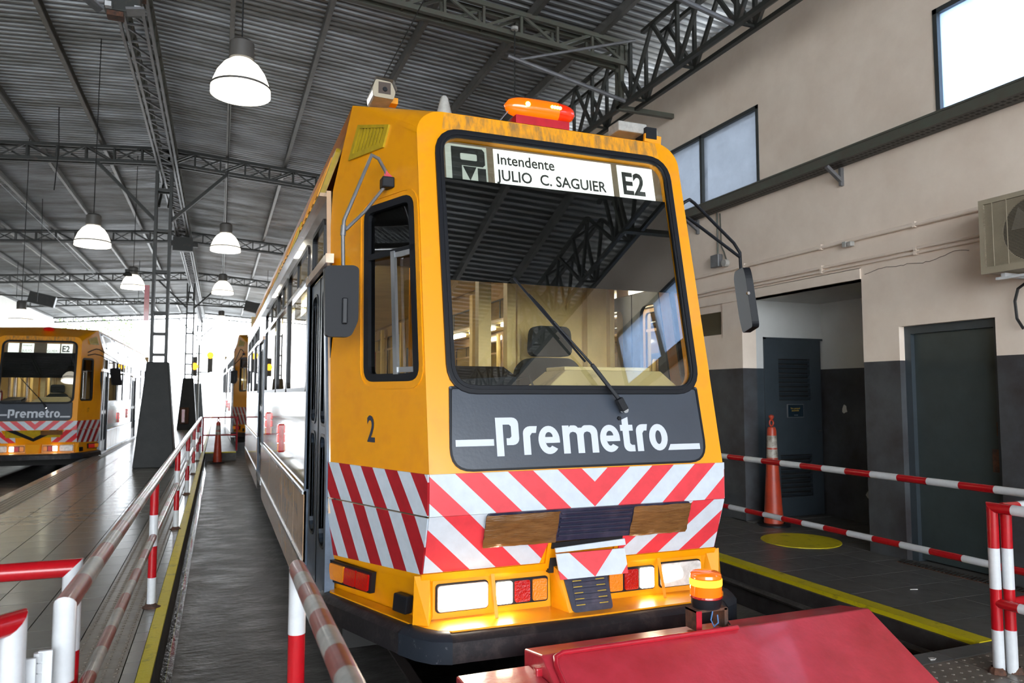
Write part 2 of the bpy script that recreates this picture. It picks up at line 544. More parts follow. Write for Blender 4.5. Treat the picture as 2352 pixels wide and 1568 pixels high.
def tactile(x0, nx, w, y0, ny, m, limit, parent=fl):
    mb = MB(); g = .003
    mb.box(g, g, -.02, w - g, w - g, 0)
    k = 5 if w < .35 else 6
    for i in range(k):
        for j in range(k):
            cx = w * (i + .5) / k; cy = w * (j + .5) / k
            mb.lathe([(.012, 0), (.007, .005), (.0, .005)], (cx, cy, 0), n=6)
    first = None; cnt = 0; far = MB()
    for j in range(ny):
        for i in range(nx):
            X = x0 + i * w; Y = y0 + j * w
            if cnt >= limit:
                far.box(X + g, Y + g, -.02, X + w - g, Y + w - g, 0); continue
            if first is None:
                first = mb.build('tactile_tile', m, parent); first.location = (X, Y, 0)
            else: inst(first, 'tactile_tile', (X, Y, 0), parent)
            cnt += 1
    if far.f: far.build('distant_tactile_tiles', m, parent, kind='stuff')

tiles(-2.68, -.80, 5, 1.2, 58, .4, M['tile'], 270)
tiles(-.48, -.395, 1, 1.5, 58, .2, M['tile'], 90)
tiles(-3.15, -3.0, 1, 1.2, 58, .4, M['tile'], 60)
tactile(-.80, 1, .32, 1.2, 177, M['tile_stone'], 75)
tactile(-3.0, 1, .32, 4.4, 167, M['tile_stone'], 75)
tiles(4.79, 6.28, 4, 3.45, 11.05, .4, M['tile_dark'])
tiles(6.28, 7.6, 3, 5.8, 7.72, .384, M['tile_dark'])
tiles(3.0, 6.28, 8, 3.30, 3.45, .15, M['tile_dark'])
tactile(3.0, 8, .41, 1.66, 4, M['tile_stone'], 40)

# right wall: two-tone plaster with openings
XW = 6.28
fnW = lambda u, v, d: (XW - d, u, v)          # u = Y, v = Z, face looks to -X
wins = [(-7.3, -4.9), (-2.42, -.02), (2.45, 4.85), (7.32, 9.72), (12.2, 14.6), (17.1, 19.5)]
outer = [(-13, 1.95), (4.38, 1.95), (4.38, 2.287), (5.36, 2.287), (5.36, 1.95), (5.8, 1.95), (5.8, 2.84), (7.72, 2.84), (7.72, 1.95), (34, 1.95), (34, 6.45), (-13, 6.45)]
holes = [[(a, 4.25), (b, 4.25), (b, 5.29), (a, 5.29)] for a, b in wins] + [[(8.12, 2.37), (8.95, 2.37), (8.95, 2.85), (8.12, 2.85)]]
mb = MB(); mb.poly(fnW, outer, holes, t=.22); wr = mb.build('wall_right', M['wall'], **ST)
sbox('trim_11', M['wall_low'], (XW, -13, -.06, XW + .22, 4.38, 1.95), (XW, 5.36, -.06, XW + .22, 5.8, 1.95), (XW, 7.72, -.06, XW + .22, 34, 1.95))
# alcove
sbox('wall_alcove_back', M['wall_white'], (6.5, 7.72, 1.95, 6.61, 7.9, 2.84), (6.61, 7.72, 2.335, 7.6, 7.9, 2.84))
sbox('wall_alcove_back_lower', M['doorblue'], (6.5, 7.72, -.06, 6.61, 7.9, 1.95))
sbox('wall_alcove_side', M['wall_white'], (7.6, 5.6, 1.95, 7.8, 7.9, 2.84))
sbox('wall_alcove_side_lower', M['wall_low'], (7.6, 5.6, -.06, 7.8, 7.9, 1.95))
sbox('wall_alcove_near', M['wall_white'], (6.5, 5.6, 1.95, 7.8, 5.8, 2.84))
sbox('wall_alcove_near_lower', M['wall_low'], (6.5, 5.6, -.06, 7.8, 5.8, 1.95))
sbox('ceiling_alcove', M['wall_white'], (6.28, 5.8, 2.84, 7.8, 7.9, 2.95))
sbox('trim_12', M['wall'], (6.262, 5.8, 2.83, 6.30, 9.9, 2.94))
sbox('wall_light_block', M['wall_low'], (6.5, 3.9, -.06, 6.55, 5.6, 2.4), (6.5, 7.9, -.06, 8.0, 7.95, 3.0))  # unseen plates added behind both doors to keep daylight from leaking in
# plaster scars low on the alcove wall
mb = MB()
for (y, z, s) in ((7.35, 1.42, .055), (6.9, 1.05, .05), (7.0, .35, .06), (5.95, .45, .08)):
    pts = [(y + s * random.uniform(.5, 1) * cos(i * pi / 5), z + 1.3 * s * random.uniform(.5, 1) * sin(i * pi / 5)) for i in range(10)]
    mb.poly(lambda u, v, d: (7.6 - .003 - d, u, v), pts, t=.003)
mb.build('trim_13', M['wall_white'], **ST)

# high windows in the right wall
for i, (a, b) in enumerate(wins):
    w = root('window_%d' % (i + 1), (XW + .08, (a + b) / 2, 4.25), 'dirty translucent window high in the right wall', 'window')
    for k in ('label', 'category'): del w[k]
    w['kind'] = 'structure'
    fm = MB(); z0, z1 = 4.25, 5.29; c = (a + b) / 2
    for q in ((a, z0, a + .045, z1), (b - .045, z0, b, z1), (a, z0, b, z0 + .05), (a, z1 - .05, b, z1), (c - .025, z0, c + .025, z1)):
        fm.box(XW - .01, q[0], q[1], XW + .09, q[2], q[3])
    fm.build('window_frame', M['winframe'], w)
    for (p, q) in ((a + .045, c - .025), (c + .025, b - .045)):
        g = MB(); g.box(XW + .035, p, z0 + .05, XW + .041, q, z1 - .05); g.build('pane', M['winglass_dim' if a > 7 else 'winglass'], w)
    free()
w = root('window_7', (XW, 8.5, 2.37), 'x', 'x'); del w['label']; del w['category']; w['kind'] = 'structure'
fm = MB()
for q in ((8.12, 2.37, 8.17, 2.85), (8.9, 2.37, 8.95, 2.85), (8.17, 2.37, 8.9, 2.42), (8.17, 2.73, 8.9, 2.85)): fm.box(XW + .02, q[0], q[1], XW + .08, q[2], q[3])
fm.build('window_frame', M['wall'], w)
g = MB(); g.box(XW + .05, 8.17, 2.42, XW + .055, 8.9, 2.73); g.build('pane', mat('brown_glass', (.10, .085, .05), .25), w)
free()

# door 1 (right, recessed) and door 2 (in the alcove, louvred)
d = root('door_1', (XW + .12, 4.87, 0), 'x', 'x'); del d['label']; del d['category']; d['kind'] = 'structure'
MB().box(XW + .12, 4.45, .02, XW + .16, 5.29, 2.21).build('door_leaf', M['door'], d)
f_ = MB(); f_.box(XW + .07, 4.38, 0, XW + .2, 4.45, 2.287); f_.box(XW + .07, 5.29, 0, XW + .2, 5.36, 2.287); f_.box(XW + .07, 4.45, 2.21, XW + .2, 5.29, 2.287)
f_.build('door_frame', M['doorblue'], d)
h = MB(); h.box(XW + .10, 4.47, .93, XW + .12, 4.53, 1.13); h.build('lock_plate', M['rust'], d)
h = MB(); h.box(XW + .10, 4.46, 1.25, XW + .13, 4.48, 1.37); h.build('hinge', M['rust'], d)
free()
d = root('door_2', (7.1, 7.72, 0), 'x', 'x'); del d['label']; del d['category']; d['kind'] = 'structure'
fnD = lambda u, v, d_: (u, 7.715 - d_, v)
mb = MB(); mb.poly(fnD, [(6.64, .02), (7.57, .02), (7.57, 2.335), (6.64, 2.335)], [[(6.85, .27), (7.38, .27), (7.38, .82), (6.85, .82)], [(6.85, 1.53), (7.38, 1.53), (7.38, 2.08), (6.85, 2.08)]], t=.04)
mb.build('door_leaf', M['doorblue'], d)
MB().box(6.61, 7.70, 0, 6.64, 7.78, 2.36).box(6.61, 7.70, 2.335, 7.6, 7.78, 2.36).build('door_frame', M['doorblue'], d)
for z0 in (.27, 1.53):
    for k in range(9):
        z = z0 + .03 + k * .0605
        s = MB(); s.bar((6.85, 7.735, z), (7.38, 7.735, z), .008, .052, up=(0, -.7, .7)); s.build('louvre', M['doorblue'], d)
    MB().box(6.85, 7.76, z0, 7.38, 7.765, z0 + .55).build('louvre_back', M['dark'], d)
MB().tube([(7.50, 7.70, 1.13), (7.50, 7.665, 1.13), (7.44, 7.665, 1.12)], .009, 8).build('door_handle', M['chrome'], d)
free()
sg = root('door_sign', (7.107, 7.70, 1.395), 'small dark navy sign with yellow lettering on the louvred alcove door', 'sign')
MB().box(6.972, 7.700, 1.307, 7.243, 7.7145, 1.482).build('sign_border', M['galv'], sg)
MB().box(6.980, 7.697, 1.315, 7.235, 7.7005, 1.474).build('sign_plate', M['navy'], sg)
fs = lambda u, v, d_: (u, 7.6965 - d_, v)
text_obj('Solo personal', .028, fs, 7.022, 1.418, M['signyellow'], sg, d=0)
text_obj('autorizado', .028, fs, 7.037, 1.390, M['signyellow'], sg, d=0)
MB().box(7.075, 7.6955, 1.333, 7.14, 7.697, 1.343).build('small_mark', M['galv'], sg)
free()
# threshold grating in front of door 1
gr = root('drain_grating', (6.22, 4.8, 0), 'narrow rusty drain grating along the foot of the right wall', 'grating')
MB().box(6.13, 3.6, .001, 6.27, 5.35, .006).build('tray', M['rust'], gr)
for k in range(44):
    y = 3.62 + k * .04
    s = MB().bar((6.14, y, .010), (6.26, y + .03, .010), .012, .008)
    s.build('bar', M['steel_dark'], gr)
free()

# left wall far down, outside trees
sbox('wall_left', M['farwall'], (-10.25, -13, 0, -10.05, 58, 6.45))

# roof sheets: trapezoid corrugations running down both slopes
ZR = lambda x: 7.40 - .075 * abs(x + 1.15)
def roof(x0, x1, name):
    mb = MB(); y = -13.0; b = 0
    prof = []
    while y < 58:
        prof += [(y, 0), (y + .055, 0), (y + .072, .042), (y + .133, .042)]
        y += .15
    for yy, zz in prof:
        mb.v.append(Vector((x0, yy, ZR(x0) + zz))); mb.v.append(Vector((x1, yy, ZR(x1) + zz)))
    for i in range(len(prof) - 1):
        mb.f.append([2 * i, 2 * i + 1, 2 * i + 3, 2 * i + 2]); mb.m.append(0)
    mb.build(name, M['roof'], **ST)
roof(-1.15, 7.3, 'ceiling_right')
roof(-10.6, -1.15, 'ceiling_left')
# purlins
PX = [.05, 1.35, 2.65, 3.95, 5.0, 6.6, -2.55, -3.85, -5.15, -6.45, -7.75, -9.05, -10.3]
first = None
pw = ['the purlin over the near bell lamp', 'purlin just right of the near bell lamp', 'purlin over the box camera on the tram roof', 'purlin crossing the sheeting above the amber beacon bar', 'purlin beside the eaves girder', 'outermost purlin beyond the right wall',
      'first purlin left of the ridge girder', 'second purlin left of the ridge girder', 'third purlin left of the ridge girder', 'fourth purlin left of the ridge girder', 'fifth purlin left of the ridge girder', 'sixth purlin left of the ridge girder', 'outermost left purlin']
for x, wd in zip(PX, pw):
    z = ZR(x) - .075
    mb = MB()
    mb.box(x - .035, -13, z - .075, x + .035, 58, z - .068); mb.box(x - .035, -13, z - .07, x - .028, 58, z + .07); mb.box(x - .035, -13, z + .063, x + .035, 58, z + .07)
    mb.box(x + .028, -13, z - .07, x + .035, 58, z - .05)
    mb.build('roof_purlin', M['purlin'], label='steel channel under the roof, ' + wd, category='purlin', group='roof purlins')

# ------------------------------------------------------------------ roof trusses
def truss(Y, label, n_ind):
    t = root('roof_truss', (-1.2, Y, 6.9), label, 'truss', 'cross trusses under the roof')
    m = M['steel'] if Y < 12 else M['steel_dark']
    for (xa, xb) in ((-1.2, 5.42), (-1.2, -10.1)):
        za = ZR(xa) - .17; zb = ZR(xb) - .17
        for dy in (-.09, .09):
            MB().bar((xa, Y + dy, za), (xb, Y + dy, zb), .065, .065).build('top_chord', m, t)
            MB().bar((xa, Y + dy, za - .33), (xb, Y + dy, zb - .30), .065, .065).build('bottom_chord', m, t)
        L = abs(xb - xa); n = int(L / .55)
        web = MB()
        for i in range(n + 1):
            f = i / n; x = xa + (xb - xa) * f; zt = za + (zb - za) * f; zl = zt - .33 + .03 * f
            f2 = min(1, (i + 1) / n); x2 = xa + (xb - xa) * f2; zt2 = za + (zb - za) * f2; zl2 = zt2 - .33 + .03 * f2
            for dy in (-.09, .09):
                pc = [((x, Y + dy, zl), (x, Y + dy, zt))]
                if i < n: pc.append(((x, Y + dy, zl), (x2, Y + dy, zt2)) if i % 2 == 0 or dy > 0 else ((x, Y + dy, zt), (x2, Y + dy, zl2)))
                for p, q in pc:
                    if n_ind:
                        MB().bar(p, q, .036, .036).build('web_bar', m, t)
                    else: web.bar(p, q, .03, .03)
            web.bar((x, Y - .09, zl), (x, Y + .09, zl), .03, .03)
        web.build('web', m, t, kind='stuff')
    # end post under the right-hand end
    MB().bar((5.36, Y - .06, ZR(5.36) - .2), (5.36, Y - .06, 5.80), .06, .06).bar((5.36, Y + .06, ZR(5.36) - .2), (5.36, Y + .06, 5.80), .05, .05).build('end_post', m, t)
    MB().bar((5.33, Y, 5.80), (6.28, Y, 5.80), .07, .07).build('wall_bracket', m, t)
    free()
TY = [-.1, 9.2, 18.4, 27.7, 37, 46.2, 55.4]
tl = ['olive lattice roof truss passing almost overhead', 'olive-green rust-streaked lattice truss crossing above the tram front', 'dark lattice truss whose braces spring from the nearest column', 'dark lattice truss at the level of the second row of bell lamps',
      'dark lattice truss above the farther pair of bell lamps', 'thin dark lattice truss second from the far opening', 'thin dark lattice truss at the bright far opening']
for y, l in zip(TY, tl): truss(y, l, y in (9.2, 18.4))

# ridge girder (box lattice over the columns)
g = root('ridge_girder', (-1.2, 10, 6.7), 'long box lattice girder running away over the columns under the roof ridge', 'girder')
mm = M['galv']
for x in (-1.36, -1.04):
    MB().box(x - .055, -12, 6.70, x - .015, 57.5, 6.75).build('bottom_chord', mm, g)
    MB().box(x + .015, -12, 6.70, x + .055, 57.5, 6.75).build('bottom_chord', mm, g)
    MB().box(x - .03, -12, 7.12, x + .03, 57.5, 7.17).build('top_chord', M['steel'], g)
lac = MB(); side = MB()
y = -12; k = 0
while y < 57:
    if 8 < y < 20:
        MB().bar((-1.32, y, 6.72), (-1.08, y, 6.72), .025, .03).build('lacing_bar', mm, g)
        MB().bar((-1.32, y + .1, 6.72), (-1.08, y + .5, 6.72), .025, .03).build('lacing_bar', mm, g)
    else:
        lac.bar((-1.32, y, 6.72), (-1.08, y, 6.72), .025, .03); lac.bar((-1.32, y + .1, 6.72), (-1.08, y + .5, 6.72), .025, .03)
    for x in (-1.36, -1.04):
        side.bar((x, y, 6.73), (x, y + .27, 7.14), .03, .04); side.bar((x, y + .27, 7.14), (x, y + .55, 6.73), .03, .04)
    y += .55
lac.build('distant_lacing', mm, g, kind='stuff'); side.build('side_lacing', M['steel'], g, kind='stuff')
free()
# eaves girder on the right wall
g = root('eaves_girder', (5.38, 5, 5.8), 'tall dark lattice girder running along the top of the right-hand wall', 'girder')
for x in (5.36, 5.62):
    MB().box(x - .03, -12, 5.78, x + .03, 34, 5.83).build('bottom_chord', M['steel_dark'], g)
    for (a, b) in ((-12, -1.0), (-.6, 8.55), (9.35, 17.7), (18.6, 34)):
        MB().box(x - .03, a, 6.62, x + .03, b, 6.67).build('top_chord', M['steel_dark'], g)
far = MB()
y = -12
while y < 33:
    for x in (5.36, 5.62):
        segs = [((x, y, 5.8), (x, y, 6.64)), ((x, y, 5.8), (x, y + .58, 6.64)), ((x, y + .58, 6.64), (x, y + 1.16, 5.8))]
        for p, q in segs:
            if 4.5 < y < 14: MB().bar(p, q, .045, .045).build('web_bar', M['steel_dark'], g)
            else: far.bar(p, q, .045, .045)
    far.bar((5.36, y, 6.62), (5.62, y + .58, 6.62), .03, .03); far.bar((5.36, y, 5.82), (5.62, y, 5.82), .03, .03)
    y += 1.16
far.build('web', M['steel_dark'], g, kind='stuff')
free()

# columns: tapered concrete foot, laced steel shaft
def column(x, Y, label, braces=True):
    c = root('platform_column', (x, Y + .2, 0), label, 'column', 'columns along the platform')
    mb = MB()
    a, b = .42, .225
    b0 = [(x - a, Y - .02), (x + a, Y - .02), (x + a, Y + .82), (x - a, Y + .82)]
    t0 = [(x - b, Y + .17), (x + b, Y + .17), (x + b, Y + .62), (x - b, Y + .62)]
    for i in range(4):
        j = (i + 1) % 4
        mb.face([(*b0[i], 0), (*b0[j], 0), (*t0[j], 2.33), (*t0[i], 2.33)])
    mb.face([(*p, 2.33) for p in t0]); mb.face([(*p, 0) for p in b0[::-1]])
    mb.build('concrete_foot', M['colpaint'], c, bevel=.02)
    yc = Y + .4
    for dx in (-.15, .15):
        for dy in (-.12, .12):
            MB().box(x + dx - .03, yc + dy - .03, 2.33, x + dx + .03, yc + dy + .03, 6.69).build('angle_post', M['steel_dark'], c)
    z = 2.5; k = 0
    while z < 6.6:
        for dy in (-.12, .12):
            if z < 3.6 or k % 2 == 0:
                MB().bar((x - .15, yc + dy, z), (x + .15, yc + dy, z), .03, .06).build('batten', M['steel_dark'], c)
        z += .47; k += 1
    if braces:
        for s in (-1, 1):
            MB().bar((x + s * .15, yc - .05, 5.55), (x + s * 1.35, yc - .3, 6.72), .06, .07).build('knee_brace', M['steel_dark'], c)
            MB().bar((x + s * .1, yc, 5.9), (x + s * .1, yc + 1.2, 6.74), .05, .05).build('knee_brace', M['steel_dark'], c)
    free()
column(-1.28, 18.0, 'nearest dark grey tapered column with laced steel shaft on the left platform')
column(-1.30, 36.4, 'second dark tapered column, with a bin on its foot, down the left platform')
column(-1.33, 54.6, 'farthest grey tapered column, half hidden behind the second one')

# ------------------------------------------------------------------ trams
XC = 1.957
def mirror(p): return (2 * XC - p[0], p[1], p[2])
def FR(u, v, d=0):                 # upper front plane, v = height; d = proud of it
    return (u, 3.755 + .2 * (v - 1.2) - .981 * d, v + .196 * d)
def FL(u, v, d=0):                 # lower chevron plane, tucks back under the crease
    return (u, 3.755 + (.98 - v) * .36 - d, v)
def FU(u, v, d=0):                 # upper chevron plane (vertical)
    return (u, 3.755 - d, v)
def fac(sgn, low=False):
    nx, ny = -.93, -.37
    def f(t, v, d=0):
        if v >= 1.2: bx, by = 1.03 + .010 * (v - 1.2), 3.755 + .2 * (v - 1.2)
        elif v >= .98: bx, by = 1.03, 3.755
        else: bx, by = 1.03, 3.755 + (.98 - v) * .36
        p = (bx - .4 * t + nx * d, by + t + ny * d, v)
        return p if sgn < 0 else mirror(p)
    return f
def SD(sgn):
    def f(u, v, d=0):
        lean = 0 if v < 3.0 else (v - 3.0) * .33
        p = (.648 + lean - d, u, v)
        return p if sgn < 0 else mirror(p)
    return f

def tram(kind, loc, rotz, label, group='trams'):
    """kind: 'main', 'left' or 'far'"""
    main = kind == 'main'
    T = root('tram', (XC, 3.755, -.25), label, 'tram')
    if group: T['group'] = group
    Y_, R_, W_ = M['yellow'], M['red_tape'], M['white_tape']
    # ---- front mask
    front_out = [(1.03, 1.2), (2.884, 1.2)] + [(2.868 - .16 + .16 * cos(a), 3.155 + .16 * sin(a)) for a in [radians(9 * i) for i in range(11)]] + \
                [(1.046 + .16 - .16 * sin(a), 3.155 + .16 * cos(a)) for a in [radians(9 * i) for i in range(11)]]
    ws = round_poly([(1.20, 1.665), (2.735, 1.665), (2.735, 3.155), (1.20, 3.155)], .12, 6)
    mask = MB(); mask.poly(FR, front_out, [ws], t=.05); mk = mask.build('front_mask', Y_, T)
    # grimy strip over the windscreen
    gq = MB(); gq.poly(lambda u, v, d=0: FR(u, v, d + .002), [(1.20, 3.20), (2.72, 3.20), (2.70, 3.31), (1.22, 3.31)], t=.002); gq.build('grimy_header', M['yellow_dirty'], T)
    gk = MB(); ring(gk, lambda u, v, d=0: FR(u, v, d + .018), ws, .05, .03); gk = gk.build('windscreen_seal', M['rubber'], T, bevel=.008)
    gi = MB(); ring(gi, lambda u, v, d=0: FR(u, v, d + .024), offset_poly(ws, .012), .012, .02); gi.build('seal_bead', M['plastic'], gk)
    wsx = offset_poly(ws, .01)
    lo = clip(clip(wsx, 0, 1, 2.27), 0, -1, -1.6)
    up = clip(wsx, 0, -1, -2.27)
    w_ = MB(); w_.poly(lambda u, v, d=0: FR(u, v, d - .004), lo, t=0); w_.build('windscreen', M['windscreen'], T)
    w_ = MB(); w_.poly(lambda u, v, d=0: FR(u, v, d - .004), up, t=0); w_.build('windscreen_upper', M['windscreen'], T)
    # dark sun strip inside the glass
    w_ = MB(); w_.poly(lambda u, v, d=0: FR(u, v, d - .02), clip(clip(wsx, 0, -1, -2.27), 0, 1, 2.90), t=0); w_.build('sun_strip', mat('dark_sun_strip', (.004, .004, .004), .9, spec=0), T)
    # slate band with lettering
    bo = round_poly([(1.232 - .09, 1.205), (2.775, 1.205), (2.765, 1.66), (1.16, 1.66)], [.13, .13, .01, .01], 6)
    b_ = MB(); b_.poly(lambda u, v, d=0: FR(u, v, d + .006), bo, t=.006); bn = b_.build('front_band', M['band'], T)
    e_ = MB(); ring(e_, lambda u, v, d=0: FR(u, v, d + .009), offset_poly(bo, -.012), .012, .004); e_.build('band_edge', M['rubber'], bn)
    premetro(T)
    # ---- facets
    for sgn in (-1, 1):
        F = fac(sgn)
        # back edge t(v): the facet ends further back as it leans
        pts = [(0, 1.2), (0, 3.155)] + [(.035, 3.22)] + [(.66, 3.555), (.90, 3.0), (.93, 2.75), (.945, 1.2)]
        win = round_poly([(.57, 1.69), (.055, 1.69), (.055, 2.79), (.54, 2.79)][::-1], .09, 5)
        gr = [(.60, 3.40), (.22, 3.29), (.34, 3.13), (.75, 3.14)]
        f_ = MB(); f_.poly(F, pts, [win], t=.03); f_.build('corner_panel', Y_, T)
        # window recess lip, seal, frame, glass
        lip = MB(); ring(lip, lambda u, v, d=0: F(u, v, d + .006), offset_poly(win, .03 if True else 0), .012, .008)
        lip.build('window_lip', Y_, T)
        sw = MB(); sw.poly(lambda u, v, d=0: F(u, v, d + .004), win, [offset_poly(win, .045) if area(win) < 0 else offset_poly(win, -.045)], t=.05)
        so = sw.build('side_window_seal', M['rubber'], T)
        g_ = MB(); g_.poly(lambda u, v, d=0: F(u, v, d - .02), win, t=0); g_.build('side_window_glass', M['sideglass'], so)
        s_ = MB()
        s_.poly(lambda u, v, d=0: F(u, v, d + .012), [(.27, 1.73), (.235, 1.73), (.235, 2.46), (.27, 2.46)], t=.02)
        s_.poly(lambda u, v, d=0: F(u, v, d + .006), [(.235, 1.74), (.10, 1.74), (.10, 1.77), (.235, 1.77)], t=.014)
        s_.poly(lambda u, v, d=0: F(u, v, d + .006), [(.235, 2.42), (.10, 2.42), (.10, 2.45), (.235, 2.45)], t=.014)
        s_.build('sliding_sash', M['alu'], so)
        s_ = MB(); s_.poly(lambda u, v, d=0: F(u, v, d + .004), [(.54, 2.44), (.06, 2.44), (.06, 2.475), (.54, 2.475)], t=.02); s_.build('window_transom', M['rubber'], so)
        s_ = MB(); s_.poly(lambda u, v, d=0: F(u, v, d - .03), [(.54, 2.475), (.06, 2.475), (.06, 2.78), (.54, 2.78)], t=0); s_.build('blanked_pane', M['plastic'], so)
        # roof-side air grille
        gm = MB()
        gp = [(.62, 3.40), (.22, 3.285), (.33, 3.135), (.80, 3.12)]
        gp = [gp_pt(p) for p in ((.585, 3.385), (.255, 3.285), (.32, 3.15), (.70, 3.16))]
        inner = [(.565, 3.355), (.29, 3.275), (.335, 3.185), (.65, 3.195)]
        gm.poly(lambda u, v, d=0: F(u, v, d + .014), gp, [inner], t=.02)
        go = gm.build('roof_vent', M['olive'], T)
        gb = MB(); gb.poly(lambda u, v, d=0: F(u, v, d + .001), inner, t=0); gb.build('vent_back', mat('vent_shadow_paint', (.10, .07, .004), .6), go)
        for k in range(8):
            a = k / 8 + .05
            p0 = [inner[0][i] + (inner[1][i] - inner[0][i]) * a for i in (0, 1)]
            p1 = [inner[3][i] + (inner[2][i] - inner[3][i]) * a for i in (0, 1)]
            sl = MB(); sl.poly(lambda u, v, d=0: F(u, v, d + .010), [(p0[0], p0[1]), (p1[0], p1[1]), (p1[0] - .02, p1[1]), (p0[0] - .02, p0[1])], t=.01); sl.build('vent_slat', M['olive'], go)
        # fleet number
        num = '2' if main else '17'
        if kind != 'far':
            nm = M['black'] if not main else mat('navy_number', (.03, .035, .06), .5)
            if sgn < 0: fnN = lambda u, v, d=0: F(.945 - u, v, d)
            else: fnN = lambda u, v, d=0: F(u, v, d)
            if main:
                text_obj(num, .21, fnN, .945 - .54 if sgn < 0 else .40, 1.345, nm, T, 'fleet_number', sx=.75, bold=.004)
            else:
                text_obj(num, .16, fnN, .36, 1.40, nm, T, 'fleet_number', sx=.6)
        # chevron stripes on the corner
        up_ = [(0, .985), (.945, .985), (.945, 1.2), (0, 1.2)]
        lo_ = [(0, .665), (.945, .62), (.945, .975), (0, .975)]
        st = MB(); stripes(st, lambda u, v, d=0: F(u, v, d + .01), up_, -.888, .1143, -.667, .01, 1)
        c_ = M['darkred_tape']
        st.build('corner_chevron_panel', [W_, c_], T)
        st = MB(); stripes(st, lambda u, v, d=0: F(u, v, d + .008), lo_, -.888, .1143, -.667, .01, 1); st.build('corner_chevron_panel', [W_, c_], T)
        # lower corner apron
        ap = MB(); ap.poly(lambda u, v, d=0: F(u, v, d - .01), [(0, .36), (.95, .36), (.95, .665), (0, .665)], t=.02)
        ap.poly(lambda u, v, d=0: F(u, v, d + .006), [(-.01, .625), (.945, .60), (.945, .622), (-.01, .667)], t=.02)
        ap.build('corner_apron', Y_, T)
        if sgn < 0 or True:
            cl = MB(); cl.poly(lambda u, v, d=0: F(u, v, d + .03), [(.40, .472), (.84, .458), (.84, .598), (.40, .60)], t=.03)
            co = cl.build('corner_lamp', M['rubber'], T)
            for (a, b_2, mm_) in ((.42, .535, 'lens_red'), (.545, .66, 'lens_red'), (.67, .82, 'lens_amber')):
                q = MB(); q.poly(lambda u, v, d=0: F(u, v, d + .042), rrect(a, .48, b_2, .583, .01, 3), t=.012); q.build('lens', M[mm_], co)
            sk = MB(); sk.poly(lambda u, v, d=0: F(u, v, d + .05), [(.05, .43), (.165, .43), (.165, .535), (.05, .535)], t=.05); sk.build('socket_cover', M['plastic'], T, bevel=.008)
    # ---- chevron panels across the front
    VC = 1.995
    st = MB(); stripes(st, lambda u, v, d=0: FU(u, v, d + .012), [(1.03, .983), (VC, .983), (VC, 1.2), (1.03, 1.2)], 3.054, .149, 1.075, .012, 1, 1, 0)
    st2 = MB(); stripes(st2, lambda u, v, d=0: FU(2 * VC - u, v, d + .012), [(2 * VC - 2.884, .983), (VC, .983), (VC, 1.2), (2 * VC - 2.884, 1.2)], 3.054, .149, 1.075, .012, 1, 1, 0)
    st.build('chevron_panel', [W_, R_], T); st2.build('chevron_panel', [W_, R_], T)
    cut = [(1.03, .672), (1.70, .672), (1.74, .80), (1.74, .981), (1.03, .981)] if kind != 'left' else [(1.03, .672), (1.58, .672), (1.58, .86), (1.35, .86), (1.30, .975), (1.03, .975)]
    def lowpanel():
        m_ = MB()
        polys = [clip(cut, 1, 0, 1.58), clip(cut, -1, 0, -1.58)] if kind == 'left' else [cut]
        for pl in polys:
            if len(pl) > 2: stripes(m_, lambda u, v, d=0: FL(u, v, d + .010), pl, 3.054, .149, 1.075, .01, 1, 1, 0)
        return m_
    st = lowpanel()
    st2 = MB(); st2.v = [Vector(mirror(v)) for v in st.v]; st2.f = [f[::-1] for f in st.f]; st2.m = list(st.m)
    st.build('chevron_panel', [W_, R_], T); st2.build('chevron_panel', [W_, R_], T)
    bk = MB(); bk.poly(lambda u, v, d=0: FL(u, v, d - .002), [(1.03, .62), (2.884, .62), (2.884, .985), (1.03, .985)], t=.02)
    bk.poly(lambda u, v, d=0: FL(u, v, d + .014), [(1.02, .635), (1.76, .635), (1.76, .985), (1.735, .985), (1.735, .667), (1.02, .667)], t=.02) if kind != 'left' else None
    bk.poly(lambda u, v, d=0: FL(u, v, d + .014), [(2.165, .635), (2.895, .635), (2.895, .667), (2.19, .667), (2.19, .985), (2.165, .985)], t=.02) if kind != 'left' else None
    bk.poly(lambda u, v, d=0: FU(u, v, d - .002), [(1.03, .985), (2.884, .985), (2.884, 1.2), (1.03, 1.2)], t=.02)
    bk.build('front_lower_shell', Y_, T)
    if kind != 'left':
        # grille with taped ends
        gr = MB(); gr.poly(lambda u, v, d=0: FL(u, v, d + .035), rrect(1.345, .80, 2.62, .985, .02, 3), t=.03); go = gr.build('upper_grille', M['darkgrille'], T)
        for k in range(6):
            z = .825 + k * .026
            s = MB(); s.poly(lambda u, v, d=0: FL(u, v, d + .046), [(1.775, z), (2.225, z), (2.225, z + .012), (1.775, z + .012)], t=.012); s.build('grille_rib', M['darkgrille'], go, bevel=.003)
        for (a, b_2, tilt) in ((1.335, 1.765, .02), (2.235, 2.625, .005)):
            tp = MB()
            n = 14; rows = 9
            pts = []
            for j in range(rows + 1):
                for i in range(n + 1):
                    u = a + (b_2 - a) * i / n; v = .795 + .18 * j / rows
                    dd = .047 + .005 * (j % 2) + random.uniform(-.003, .004)
                    if i in (0, n) or j in (0, rows): dd -= .008
                    tp.v.append(Vector(FL(u + random.uniform(-.003, .003), v + random.uniform(-.002, .002), dd)))
            for j in range(rows):
                for i in range(n):
                    q = j * (n + 1) + i
                    tp.f.append([q, q + 1, q + n + 2, q + n + 1]); tp.m.append(0)
            tp.build('packing_tape', M['tape_brown'], go, smooth=True)
        # coupler flap
        hb = MB(); hb.poly(lambda u, v, d=0: FL(u, v, d + .03), [(1.755, .755), (2.20, .765), (2.20, .80), (1.755, .79)], t=.04); hb.build('flap_hinge', M['plastic'], T)
